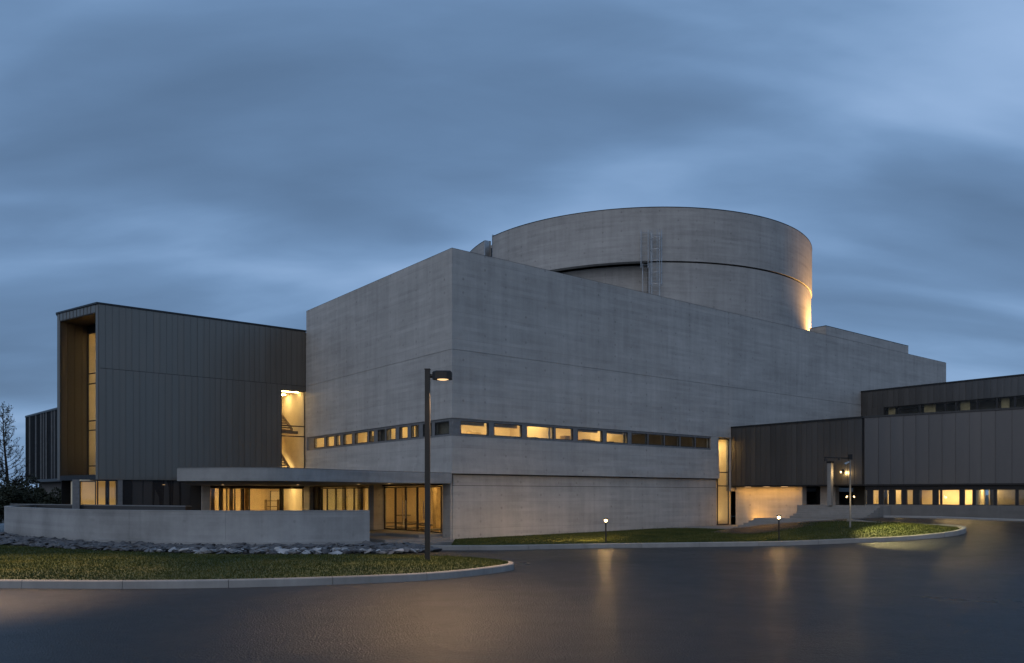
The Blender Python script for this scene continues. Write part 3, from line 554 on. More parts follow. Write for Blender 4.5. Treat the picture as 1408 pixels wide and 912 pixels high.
ladder(DR, (s0+s1)/2, RD-.52, 13.2, 20.4, .34, False, lm=M_DARK, k=2.0)
ring('edge_post', s1-.004, s1-.001, RD-.3, RD+.03, 17, ZD1+.16, M_STEEL, DR, 2); ring('edge_post', s0+.001, s0+.006, RD-.3, RD+.06, 17, ZD1+.02, M_STEEL, DR, 2)
# uplight on the roof against the drum
ta = ang_of(1115.0)
er = np.array((math.cos(ta+.04), math.sin(ta+.04))); fl = l2w(28.5+er[0]*(RD+1.7), 15.48+er[1]*(RD+1.7))
FLD = empty('floodlight', fl[0], fl[1], 12.75, 0, 'warm roof floodlight washing up the edge of the round drum', 'light')
MB().box(-.15, .15, -.15, .15, 0, .06).obj('base', M_DARK, FLD); MB().box(-.13, .13, -.11, .11, .1, .26).obj('housing', M_DARK, FLD); MB().box(-.11, .11, -.09, .09, .262, .27).obj('lens', M_LENS, FLD); MB().tube((0, 0, .06), (0, 0, .1), .04).obj('stem', M_DARK, FLD)
aimp = l2w(28.5+er[0]*(RD-.3), 15.48+er[1]*(RD-.3))
lamp('SPOT', (0, 0, .4), 5200, FLD, size=.1, aim=(aimp[0]-fl[0], aimp[1]-fl[1], 3.2), spot=125, blend=.8, color=(1, .52, .16))
# ------------------------------------------------------------------ zinc wing by the concrete block
WN = empty('zinc_wing', *l2w(0, 15.9), 0, TH, 'dark zinc clad wing with standing seams and deep bronze lined window recess', 'building')
PQ = (-11.5, 0.0); PW = (-12.76, 4.02); ZB = 2.98; ZWT = 12.2        # local to the wing: y = 0 is its front
WF = Seg(PQ, (-0.02, 0.0)); WL = Seg(PW, PQ)
aw = -a_at(387, 15.9); ZG1 = 8.5
MB().hexa([(PQ[0]+.03, .04), (-aw, .04), (-aw, .3), (PQ[0]+.4, .3)], ZB, ZWT).obj('front_wall', M_DARK, WN); MB().box(-aw+.001, -.03, .04, .3, ZG1, ZWT-.001).obj('front_wall', M_DARK, WN)
panels(WN, WF, 0.02, WF.len-aw, .33, ZB, ZJ-.012, M_MET, .0, .10); panels(WN, WF, .02, WF.len-aw, .33, ZJ+.012, ZWT-.06, M_MET, .0, .10)
panels(WN, WF, WF.len-aw, WF.len-.01, .33, ZG1, ZJ-.012, M_MET, .0); panels(WN, WF, WF.len-aw, WF.len-.01, .33, ZJ+.012, ZWT-.06, M_MET, .0)
MB().prism([(PQ[0]-.07, -.06), (-.02, -.06), (-.02, 5.7), (PW[0]+.35, 5.7), (PW[0]-.07, 4.04)], ZWT-.058, ZWT+.03).obj('roof_edge', M_FLASH, WN)
MB().box(PW[0]+.45, -.03, 5.6, 5.66, .3, ZWT-.06).obj('back_wall', M_DARK, WN); MB().hexa([(PW[0], 4.03), (PW[0]+.1, 4.03), (PW[0]+.5, 5.59), (PW[0]+.4, 5.59)], ZB, ZWT-.06).obj('back_wall', M_DARK, WN)
MB().box(PQ[0]+.2, -.03, .3, 3.99, ZB, ZB+.15).obj('floor_slab', M_DARK, WN)
FS_ = .28                                              # portal frame round the recess
wl = WL.len
WL.box(WN, 'portal_jamb', 0, FS_, -1.6, 0, ZB, ZWT-.06, M_MET); WL.box(WN, 'portal_jamb', wl-.22, wl-.001, -1.3, 0, ZB, ZWT-.06, M_MET); WL.box(WN, 'portal_sill', FS_+.001, wl-.221, -1.6, -.002, ZB-.02, ZB+.25, M_DARK)
WL.box(WN, 'portal_head', FS_+.001, wl-.221, -1.6, -.003, 11.75, ZWT-.062, M_DARK); panels(WN, WL, FS_, wl-.22, .36, 11.74, ZWT-.07, M_MET, .012)
for k in range(4): WL.box(WN, 'lining_board', FS_+.002, FS_+.03, -1.6+k*.4+.006, -1.6+(k+1)*.4-.006, ZB+.25, 11.74, M_WOOD)
WL.box(WN, 'recess_soffit', FS_+.03, wl-.23, -1.59, -.01, 11.70, 11.738, M_WOOD)
pane_set(WN, WL, FS_+.03, wl-.24, ZB+.26, 11.3, [FS_+.95, FS_+1.9], [zat(514, 44.6), zat(528, 44.6), zat(579, 44.6), zat(592, 44.6), zat(641, 44.6)], d=-1.5, fw=.06)
WL.box(WN, 'recess_head', FS_+.03, wl-.24, -1.6, -1.48, 11.3, 11.7, M_DARK)
# light well behind the recess window
o = MB(); o.hexa([WL.pt(.05, -1.75), WL.pt(wl-.3, -1.75), WL.pt(wl-.3, -1.65), WL.pt(.05, -1.65)], 11.4, 11.5)
o.hexa([WL.pt(.05, -4.2), WL.pt(wl-.3, -4.2), WL.pt(wl-.3, -4.1), WL.pt(.05, -4.1)], 3.15, 11.5); o.hexa([WL.pt(.05, -4.2), WL.pt(.13, -4.2), WL.pt(.13, -1.65), WL.pt(.05, -1.65)], 3.15, 11.5)
o.hexa([WL.pt(.05, -4.2), WL.pt(wl-.3, -4.2), WL.pt(wl-.3, -1.65), WL.pt(.05, -1.65)], 11.5, 11.6); o.obj('room_lining', M_PLAST, WN)
for z in (4.6, 7.2, 9.9): WL.box(WN, 'wall_light', 2.6, 2.75, -4.05, -3.95, z, z+1.2, M_LAMP)
# stair window
pane_set(WN, WF, WF.len-aw+.01, WF.len-.02, ZB+.2, ZG1-.01, [], [zat(586, 48.0), zat(600, 48.0)], d=-.05, fw=.05)
room(WN, -aw-1.2, -.03, .32, 3.95, ZB+.2, ZG1+.05, M_PLAST, [(-1.7, -.1, .9, 1.0), (-1.0, -.3, 2.4, 2.9)], up=55)
box(WN, 'front_wall_lining', -aw-1.2, -aw, .301, .318, ZB+.2, ZG1, M_PLAST)
IS = empty('inner_stair', *l2w(-.9, 16.9), 3.2, TH, 'dark stair flights seen through the tall lit window beside the concrete', 'stairs')
def flight(x0, x1, z0, z1, n, y0, y1):
    for i in range(n):
        t = i/(n-1); x = x0+(x1-x0)*t; z = z0+(z1-z0)*t; box(IS, 'step', x, x+(x1-x0)/n*1.2, y0, y1, z-.06, z, M_STAIRIN)
    MB().hexa([(x0, y0-.06), (x1, y0-.06), (x1, y0-.02), (x0, y0-.02)], 0, .01)
    dx = x1-x0
    me = mesh('stringer', [(x0, y0-.05, z0-.2), (x1, y0-.05, z1-.2), (x1, y0-.05, z1+.06), (x0, y0-.05, z0+.06), (x0, y0-.01, z0-.2), (x1, y0-.01, z1-.2), (x1, y0-.01, z1+.06), (x0, y0-.01, z0+.06)], BF, M_STAIRIN, IS)
    MB().tube((x0, y0-.03, z0+.95), (x1, y0-.03, z1+.95), .03).obj('handrail', M_PLAST, IS)
for zz in (.3, 2.95):
    for i in range(8): box(IS, 'step', -.62+.05*i, .5+.02*i, .25+.24*i, .52+.24*i, zz+.165*i, zz+.165*i+.07, M_STAIRIN)
    mesh('stringer', [(.52, .25, zz-.1), (.52, 2.2, zz+1.2), (.52, 2.2, zz+1.45), (.52, .25, zz+.15), (.57, .25, zz-.1), (.57, 2.2, zz+1.2), (.57, 2.2, zz+1.45), (.57, .25, zz+.15)], BF, M_STAIRIN, IS)
    MB().tube((-.7, .2, zz+1.1), (.5, .25, zz+.25), .025).obj('handrail', M_CURT, IS)
box(IS, 'landing', -.9, .8, .0, .2, 2.75, 2.92, M_STAIRIN); 
box(IS, 'landing', -1.6, -.7, .2, 2.4, 4.2, 4.3, M_STAIRIN)
# ground floor of the wing
g0, g1 = a_at(284, 16.2), a_at(386, 16.2)
MB().box(a_at(168, 16.05), g0-.35, .15, .3, .2, ZB-.002, ).obj('base_wall', M_DARK, WN)
DSG = Seg((a_at(168, 16.05), .15), (g0-.35, .15)); panels(WN, DSG, 0, DSG.len, .5, .2, ZB-.01, M_DCLAD, .0)
box(WN, 'pier', g0-.34, g0+.12, .0, .4, .366, ZB-.01, M_LOW); box(WN, 'pier', g1, a_at(388, 16.2)-.01, .05, .45, .366, ZB-.01, M_DARK)
G1 = Seg((g0+.13, .3), (g1-.01, .3)); cuts = [a_at(u, 16.2)-g0-.13 for u in (302, 312, 323, 335, 343)]
pane_set(WN, G1, 0, G1.len, .38, 2.6, cuts, d=0, fw=.06, gm=M_GLASSD)
g2 = a_at(388, 16.2)
G2 = Seg((g2, .3), (-.05, .3)); pane_set(WN, G2, 0, G2.len, .38, 2.6, [], d=0, fw=.06)
box(WN, 'lintel', g0, -.04, .2, .5, 2.602, ZB-.012, M_DARK)
room(WN, g0-.2, -.03, .4, 3.9, .37, 2.9, M_PLAST, [(-5.4, -4.2, 2.0, 2.3), (-3.4, -2.0, 1.8, 2.1), (-1.2, -.4, 1.6, 1.9)], up=10)
for k, (x, y) in enumerate(((-5.4, 1.0), (-4.95, .9), (-4.3, 1.1), (-3.7, .9), (-3.35, 1.2))): box(WN, 'curtain', x, x+.22, y, y+.08, .38, 2.85, M_CURT)
c0, c1 = a_at(117, 16.0), a_at(161.5, 15.95)
corner = Seg((c0-.2, .45), (a_at(131, 16.2), .1)); pane_set(WN, corner, 0, corner.len, .38, 2.9, [], d=0)
G3 = Seg((a_at(133.5, 15.98), .08), (c1, .08)); pane_set(WN, G3, 0, G3.len, .38, ZB-.01, [a_at(146, 15.98)-a_at(133.5, 15.98), a_at(149.5, 15.98)-a_at(133.5, 15.98)], d=0, fw=.06)
box(WN, 'pier', c1+.01, a_at(168, 16.05)-.01, .02, .4, .2, ZB-.01, M_SURR); MB().hexa([(c0-.5, .35), (c0-.22, .3), (c0-.22, .6), (c0-.5, .65)], .2, ZB-.01).obj('pier', M_SURR, WN)
room(WN, c0-.1, a_at(168, 16.05)+.6, .75, 3.0, .37, 2.9, M_PLAST, [], up=26)
box(WN, 'inner_partition', a_at(145.5, 16.1), a_at(150, 16.1), .16, .3, .37, 2.95, M_DARK); box(WN, 'inner_partition', c1+.02, c1+.1, .3, .74, .37, 2.9, M_PLAST)
# ------------------------------------------------------------------ entrance canopy
CN = empty('entrance_canopy', *l2w(-4, 6), 0, TH, 'flat concrete canopy slab sweeping over the glazed entrance', 'canopy')
fp = [atY(243.4, 29.5), atY(290, 29.1), atY(334, 28.95), atY(380, 29.2), atY(421, 29.9), atY(465, 31.2), atY(512, 32.8), atY(565, 34.3)]
fp = [w2l(*p) for p in spline(fp, 4)]
poly = [(p[0]+4, p[1]-6) for p in fp]+[(-.02+4, -.02-6), (-.02+4, 15.86-6), (a_at(262, 15.86)+4, 15.86-6)]
MB().prism(poly, 2.70, 3.16).obj('slab', M_WALL, CN)
MB().prism([(x*1.0+(0.0), y) for x, y in poly], 3.162, 3.19).obj('capping', M_SURR, CN)
for (x, y) in ((-2.0, 2.2), (-2.0, 5.2), (-3.5, 9.0), (-6.5, 11.5), (-9, 13.0)): MB().tube((x+4, y-6, 2.69), (x+4, y-6, 2.70), .06, seg=12).obj('downlight', M_LENS2, CN)
# ------------------------------------------------------------------ curved terrace wall
TW = empty('terrace_wall', -12, 29, 0, 0, 'low curved concrete wall round the terrace behind the stone bed', 'wall')
cv = resample(spline([(-26.5, 43.5), (-24.3, 37.9), (-19.7, 33.0), (-15.95, 29.75), (-12.9, 28.35), (-10.5, 27.75), (-8.2, 27.6), (-5.1, 28.4)], 14), .5)
cv = [np.array((p[0]+12, p[1]-29)) for p in cv]
def ribbon(name, cv, i0, i1, d0, d1, z0, z1, m, parent, gap=.004):
    v = []; f = []; idx = list(range(i0, i1+1))
    for j, i in enumerate(idx):
        t = cv[min(i+1, len(cv)-1)]-cv[max(i-1, 0)]; t = t/np.linalg.norm(t); n = np.array((t[1], -t[0])); p = cv[i]+(t*gap if j == 0 else (-t*gap if j == len(idx)-1 else 0))
        a, b = p+n*d1, p+n*d0; v += [(*a, z0), (*a, z1), (*b, z1), (*b, z0)]
    for j in range(len(idx)-1):
        k = j*4; f += [(k+q, k+4+q, k+4+(q+1) % 4, k+(q+1) % 4) for q in range(4)]
    f += [(0, 1, 2, 3), tuple(len(v)-4+q for q in (3, 2, 1, 0))]
    return mesh(name, v, f, m, parent)
st = 8
for k in range(0, len(cv)-1, st):
    e = min(k+st, len(cv)-1)
    if len(cv)-1-e < 4: e = len(cv)-1
    ribbon('wall_panel', cv, k, e, -.24, 0, .0, 1.60, M_WALL, TW); ribbon('coping', cv, k, e, -.26, .012, 1.602, 1.635, M_WALL, TW); 
    if e == len(cv)-1: break
ribbon('footing', cv, int(len(cv)*.62), len(cv)-1, .002, .12, 0, .55, M_WALL, TW)
IW = empty('inner_parapet', *atY(150, 40), 0, 0, 'dark straight parapet just behind the curved terrace wall', 'wall')
ax, ay = atY(150, 40); q0, q1 = atY(14, 45), atY(255, 37)
sg = Seg((q0[0]-ax, q0[1]-ay), (q1[0]-ax, q1[1]-ay)); sg.box(IW, 'wall_panel', 0, sg.len, -.3, 0, 0, 1.62, M_DCLAD); sg.box(IW, 'coping', -.02, sg.len+.02, -.32, .02, 1.622, 1.67, M_SURR)
# ------------------------------------------------------------------ panelled wings on the far side of the long facade
PB = empty('panelled_wing', *l2w(20.7, 0), 0, TH, 'long dark zinc panelled wing overhanging a lit undercroft and clerestory windows', 'building')
S1 = Seg((0, 0), (0, -8.45)); S2 = Seg((0, -8.45), (2.95, -21.5)); ZP0, ZP1 = 2.74, 6.33
def flip(sg): return sg
# outward side is -x; Seg.n of (0,-1) is (-1,0): correct
MB().prism([(.05, -.05), (.05, -8.45), (3.0, -21.5), (12, -21.5), (12, -.05)], ZP0+.02, ZP1-.05).obj('core', M_DARK, PB)
panels(PB, S1, .02, 8.35, .34, ZP0, ZP1-.06, M_METR, .0, .1); S1.box(PB, 'corner_joint', 8.36, 8.45, -.05, .0, ZP0, ZP1-.06, M_DARK)
panels(PB, S2, .03, S2.len-.02, .60, ZP0, ZP1-.06, M_METW, .0, .15)
MB().prism([(-.06, -.03), (-.06, -8.47), (2.9, -21.5), (12.1, -21.5), (12.1, -.03)], ZP1-.058, ZP1+.04).obj('roof_edge', M_FLASH, PB)
MB().prism([(-.03, -.04), (-.03, -8.46), (2.93, -21.5), (12, -21.5), (12, -.04)], ZP0-.08, ZP0-.003).obj('soffit', M_DARK, PB)
# undercroft walls
nA, nB = n_at(1103, 21.15), n_at(1137, 21.8)
box(PB, 'undercroft_wall', .45, .9, nA, -.02, .3, ZP0-.09, M_LOW); box(PB, 'undercroft_wall', 1.9, 2.2, nA-.6, nA-.02, .3, ZP0-.09, M_DARK); box(PB, 'undercroft_wall', 1.3, 1.7, nB-.4, nA-.62, .9, ZP0-.09, M_LOW)
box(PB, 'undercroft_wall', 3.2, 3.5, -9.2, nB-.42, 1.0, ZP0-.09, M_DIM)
for y in (-1.1, -2.4, -3.6): box(PB, 'soffit_light', .12, .2, y-.2, y+.2, ZP0-.095, ZP0-.082, M_LENS2)
lamp('AREA', (-.02, -2.3, ZP0-.16), 32, PB, color=(1, .46, .055), size=4.2, sy=.1, aim=(.30, -2.3, .9))
GU = empty('ground_uplight', *l2w(20.35, -1.5), .325, TH, 'small uplight on the path washing the orange undercroft wall', 'light')
MB().tube((0, 0, 0), (0, 0, .1), .1, .1, 12).obj('housing', M_DARK, GU); MB().tube((0, 0, .101), (0, 0, .108), .08, .08, 12).obj('lens', M_LENS, GU)
lamp('SPOT', (0, 0, 0.16), 80, GU, size=.1, aim=(.8, -.5, .75), spot=150, blend=.9, color=(1, .46, .06))
# clerestory ribbon of the second wing
zc0, zc1 = 1.66, 2.45
def s2_at(u, d):                                       # distance along S2 for a sight line
    lo, hi = 0.0, 14.0
    for _ in range(40):
        m_ = (lo+hi)/2; x, y = S2.pt(m_, d); wx, wy = l2w(20.7+x, y); lo, hi = (m_, hi) if wx/wy < ray(u) else (lo, m_)
    return lo
edges = [(1187, 1193), (1200, 1209), (1214.5, 1223), (1231, 1241), (1246.5, 1256), (1264, 1283), (1290, 1293.5), (1295, 1320), (1326, 1338)]
pv = 0
for u0, u1 in edges:
    t0, t1 = s2_at(u0, -.35), s2_at(u1, -.35); S2.box(PB, 'window_post', pv, t0-.003, -.5, -.30, zc0, zc1, M_DARK); pane_set(PB, S2, t0, t1, zc0, zc1, [], d=-.33, fw=.03); pv = t1+.003
rest_ = np.arange(pv+.1, 13.0, .9)
for t0 in rest_: S2.box(PB, 'window_post', t0-.1, t0-.003, -.5, -.3, zc0, zc1, M_DARK); pane_set(PB, S2, t0, t0+.797, zc0, zc1, [], d=-.33, fw=.03)
S2.box(PB, 'window_head', 0, 13.2, -.6, -.25, zc1+.002, ZP0-.082, M_DARK)
S2.box(PB, 'plinth', 0.05, 13.3, -.6, -.12, .6, zc0-.002, M_PLINTH)
sb = MB(); e0, e1 = s2_at(1185, -.5), s2_at(1341, -.5)
for (a, b, c, d, z0, z1) in ((e0, e1, -3.0, -2.9, 1.4, 2.65), (e0-.08, e0, -3, -.55, 1.4, 2.65), (e1, e1+.08, -3, -.55, 1.4, 2.65), (e0, e1, -3, -.55, 2.62, 2.67)): sb.hexa([S2.pt(a, d), S2.pt(b, d), S2.pt(b, c), S2.pt(a, c)], z0, z1)
sb.obj('room_lining', M_PLAST, PB); S2.box(PB, 'room_floor', e0, e1, -2.9, -.6, 1.4, 1.45, M_FLOOR)
S2.box(PB, 'ceiling_light', e0+3.2, e0+6.0, -2.2, -1.9, 2.58, 2.615, M_LAMP); S2.box(PB, 'ceiling_light', e0+.6, e0+1.2, -2.4, -2.2, 2.58, 2.615, M_LAMP)
for k in (.5, 1.5, 2.2, 3.0, 5.6): S2.box(PB, 'inner_partition', e0+k, e0+k+.3, -1.6, -1.5, 1.45, 2.6, M_STAIRIN)
S2.box(PB, 'room_lining', e1+.3, 13.2, -2.6, -2.5, 1.4, 2.65, M_DIM)
# upper wing with ribbon window
UB = empty('upper_wing', *l2w(36.4, 0), 0, TH, 'upper dark zinc wing with narrow unlit ribbon windows set back above the panelled wing', 'building')
U1 = Seg((0, -.02), (0, -17)); ZU = 9.8; zu0, zu1 = 7.45, 8.5
MB().box(.06, 10, -17, -.03, zu1, ZU-.05).obj('core', M_DARK, UB); MB().box(.06, 10, -17, -.03, 5.8, zu0).obj('core', M_DARK, UB); MB().box(2.0, 10, -17, -.03, zu0, zu1).obj('core', M_DIM, UB)
panels(UB, U1, 0, 16.9, .40, zu1, ZU-.06, M_METR, 0, .1); panels(UB, U1, 0, 16.9, .40, 6.2, zu0, M_METR, 0, .1)
def n36(u): return -n_at(u, 36.4)
ub = [n36(u) for u in (1215, 1236, 1264, 1299, 1314, 1343, 1370, 1395, 1420, 1445)]
panels(UB, U1, 0, ub[0]-.02, .4, zu0+.001, zu1-.001, M_METR, 0)
for k in range(len(ub)-1):
    pane_set(UB, U1, ub[k]+.02-.02, ub[k+1]-.02, zu0+.001, zu1-.001, [], d=-.08, fw=.05, gm=M_GLASS); 
    if k % 2 == 0: U1.box(UB, 'blind', ub[k]+.1, ub[k]+.1+(ub[k+1]-ub[k])*.45, -.5, -.47, zu0, zu1, M_CURT)
MB().box(-.07, 10.1, -17.1, -.03, ZU-.058, ZU+.04).obj('roof_edge', M_FLASH, UB)
# ------------------------------------------------------------------ outside stairs up to the undercroft
def stair(label, a0, tread, n, z0, rise, n0, n1, arot=0):
    r = empty('staircase', *l2w(a0, n0), 0, TH, label, 'stairs')
    for i in range(n): box(r, 'step', i*tread, (i+1)*tread-.004 if i < n-1 else (i+1)*tread+.9, n1-n0+.002*i, -.002*i, 0, z0+rise*(i+1), M_PAVE)
    return r
stair('low flight of pale concrete steps rising from the grass beside the lit wall', 15.15, .45, 5, .32, .118, -4.2, -9.3)
stair('upper flight of concrete steps rising into the dark undercroft', 18.55, .33, 6, .92, .115, -5.4, -9.6)
tr = MB().prism([l2w(20.55, -4.6), l2w(20.55, -9.6), l2w(21.0, -9.7), l2w(25, -9.7), l2w(25, -4.6)], .2, 1.60).obj('undercroft_terrace', M_PAVE); tr['kind'] = 'structure'; tr['label'] = 'raised concrete terrace floor under the panelled wing'
PY = empty('concrete_pylon', *l2w(20.15, n_at(1141.5, 20.15)), 1.6, TH, 'slim pale concrete pylon standing before the panelled wing', 'pylon')
MB().box(-.11, .11, -.11, .11, 0, 2.3).obj('shaft', M_PAVE, PY); MB().box(-.14, .14, -.14, .14, 2.302, 2.4).obj('cap', M_DARK, PY)
# wall lamp on the panelled wing
n_wl = n_at(1158, 20.6)
WLm = empty('wall_lamp', *l2w(20.62, n_wl), zat(649, l2w(20.62, n_wl)[1]), TH, 'small glowing bulb lamp fixed to the panelled wing above the stairs', 'lamp')
MB().box(-.02, .035, -.06, .06, -.1, .1).obj('bracket', M_DARK, WLm); MB().tube((-.02, 0, .04), (-.16, 0, .04), .015).obj('arm', M_DARK, WLm); MB().tube((-.16, 0, .03), (-.16, 0, -.06), .04, .03, 8).obj('bulb', M_SMALL, WLm)
lamp('POINT', (-.34, 0, -.05), 20, WLm, size=.05)
# ------------------------------------------------------------------ lamp posts
def street_lamp(x, y, z, ht, rz, label, energy, tilt=-3.2, cone=108):
    r = empty('street_lamp', x, y, z, rz, label, 'lamp post')
    MB().box(-.13, .13, -.13, .13, -.1, .03).obj('base_plate', M_POST, r)
    bm = bmesh.new(); bmesh.ops.create_cube(bm, size=1); bmesh.ops.scale(bm, vec=(.15, .15, ht), verts=bm.verts); bmesh.ops.translate(bm, vec=(0, 0, ht/2+.03), verts=bm.verts); bmesh.ops.bevel(bm, geom=bm.edges[:], offset=.012, segments=2)
    me = bpy.data.meshes.new('post'); bm.to_mesh(me); bm.free(); me.materials.append(M_POST); link(bpy.data.objects.new('post', me), r)
    MB().box(-.085, .085, -.085, .085, ht+.031, ht+.06).obj('post_cap', M_POST, r)
    MB().tube((.07, 0, ht-.15), (.2, 0, ht-.15), .055, .07, 10).obj('arm', M_POST, r)
    hd = [(.15+.0, -.10), (.24, -.19), (.58, -.19), (.72, -.15), (.72, .15), (.58, .19), (.24, .19), (.15, .10)]
    mb = MB(); mb.prism(hd, ht-.25, ht-.05)
    c = (.44, 0); top = [(c[0]+(x-c[0])*.86, y*.86) for x, y in hd]; k = len(mb.v); mb.v += [(x, y, ht-.049) for x, y in hd]+[(x, y, ht-.01) for x, y in top]; nn = len(hd)
    mb.f += [(k+i, k+(i+1) % nn, k+nn+(i+1) % nn, k+nn+i) for i in range(nn)]+[tuple(range(k+nn, k+2*nn))]
    h = mb.obj('lamp_head', M_POST, r)
    MB().tube((.45, 0, ht-.27), (.45, 0, ht-.251), .11, .17, 16).obj('lens', M_LENS2, h)
    lamp('SPOT', (.45, 0, ht-.30), energy, r, size=.14, aim=(.5, tilt, 0), spot=cone, blend=.45, color=(1, .62, .32))
    return r
street_lamp(-2.49, 23.35, .22, 5.62, 0, 'tall dark square lamp post with single box head standing on the front lawn', 2000, -2.4, 104)
street_lamp(-14.6, 20.9, .2, 5.6, math.radians(0), 'tall dark lamp post at the outer end of the front lawn', 2600, -1.0, 108)
def path_light(u, Y, label, ht, energy, wash):
    x, y = atY(u, Y); z = float(gz(x, y))+.17; r = empty('path_light', x, y, z, 0, label, 'path light')
    MB().tube((0, 0, -.1), (0, 0, ht-.18), .035, .03, 8).obj('pole', M_POST, r); MB().tube((0, 0, 0), (0, 0, .05), .07, .05, 10).obj('base', M_POST, r)
    MB().tube((0, 0, ht-.18), (0, 0, ht-.15), .06, .06, 10).obj('collar', M_POST, r)
    bm = bmesh.new(); bmesh.ops.create_uvsphere(bm, u_segments=10, v_segments=8, radius=.06); me = bpy.data.meshes.new('bulb'); bm.to_mesh(me); bm.free(); me.materials.append(M_BULB); b = link(bpy.data.objects.new('bulb', me), r); b.location = (0, 0, ht-.085)
    MB().tube((0, 0, ht-.02), (0, 0, ht+.03), .13, .04, 12).obj('cap', M_POST, r)
    for k in range(3): t = k*2.09+.5; MB().tube((.055*math.cos(t), .055*math.sin(t), ht-.15), (.10*math.cos(t), .10*math.sin(t), ht-.01), .006, seg=4).obj('strut', M_POST, r)
    lamp('POINT', (0, 0, ht-.085), energy*.4, r, size=.065, color=(1, .60, .22)); lamp('SPOT', (0, 0, ht-.07), energy*wash, r, size=.07, aim=(-RY*3, RX*3, ht+.35), spot=155, blend=.6, color=(1, .60, .24)); lamp('SPOT', (0, 0, ht-.16), energy*.7, r, size=.06, aim=(0, 0, 0), spot=164, blend=.5, color=(1, .60, .22))
path_light(833, 32.85, 'thin path light with glowing head on the grass below the blank concrete wall', 1.02, 340, 5.5)
path_light(1071, 32.75, 'thin path light with glowing head on the grass before the low steps', 1.04, 260, .9)
# pole with an arm and spot heads on the mound
x, y = atY(1169, 34.2); zb = 0.98
SPL = empty('spotlight_pole', x, y, zb, 0, 'thin steel pole with side arm and small spotlights on the grass mound', 'lamp post')
MB().tube((0, 0, -.2), (0, 0, 2.85), .04, .032, 8).obj('pole', M_SURR, SPL); MB().tube((0, 0, 2.78), (-1.06, .15, 2.82), .022, .022, 6).obj('arm', M_DARK, SPL); MB().box(-.07, .07, -.07, .07, 2.72, 2.95).obj('junction_box', M_DARK, SPL)
MB().tube((-.05, 0, 2.62), (-.26, -.03, 2.52), .035, .06, 10).obj('spot_head', M_STEEL, SPL); MB().tube((-1.0, .14, 2.8), (-1.0, .14, 2.66), .05, .07, 8).obj('spot_head', M_DARK, SPL); MB().tube((-.47, .07, 2.79), (-.47, .07, 2.7), .04, .05, 8).obj('spot_head', M_DARK, SPL)
cb_ = MB().tube((-.17, 0, 1.12), (.17, 0, 1.12), .018, seg=6).obj('cross_bar', M_DARK, SPL)
for s in (-1, 1): MB().tube((s*.14, -.02, 1.15), (s*.18, -.03, 1.09), .026, .02, 8).obj('bulb', M_SMALL, SPL)
lamp('POINT', (0, -.45, 1.05), 14, SPL, size=.06); lamp('SPOT', (.12, -.12, 2.5), 2400, SPL, size=.05, aim=(1.4, -1.6, -.2), spot=75, blend=.8, color=(1, .80, .32))
# ------------------------------------------------------------------ finned building, tree and shrubs beyond the terrace
FB = empty('finned_building', *atY(58, 58), 0, 0, 'distant glass building with vertical fins beyond the zinc wing', 'building')
bx, by = atY(58, 58); q0 = atY(37, 60.6); q1 = atY(118, 50.5); fs = Seg((q0[0]-bx, q0[1]-by), (q1[0]-bx, q1[1]-by)); zt = 8.15
fs.box(FB, 'core', .1, fs.len, -8, -.5, 3.3, zt-.1, M_DIM); fs.box(FB, 'roof_edge', -.05, fs.len, -8, .12, zt-.08, zt+.05, M_FLASH); fs.box(FB, 'floor_edge', -.05, fs.len, -8, .1, 3.1, 3.3, M_FLASH); fs.box(FB, 'base_wall', 0, fs.len, -6, -.8, 0, 3.1, M_PLINTH)
k = 0.0
while k < fs.len-.1:
    fs.box(FB, 'fin', k, k+.035, -.05, .10, 3.302, zt-.082, M_STEEL if random.random() < .3 else M_FLASH)
    for z0, z1 in ((3.32, 4.9), (4.93, 6.5), (6.53, zt-.09)): fs.box(FB, 'glass_panel', k+.055, min(k+.32, fs.len), -.10, -.07, z0, z1, M_GLASSF)
    k += .34
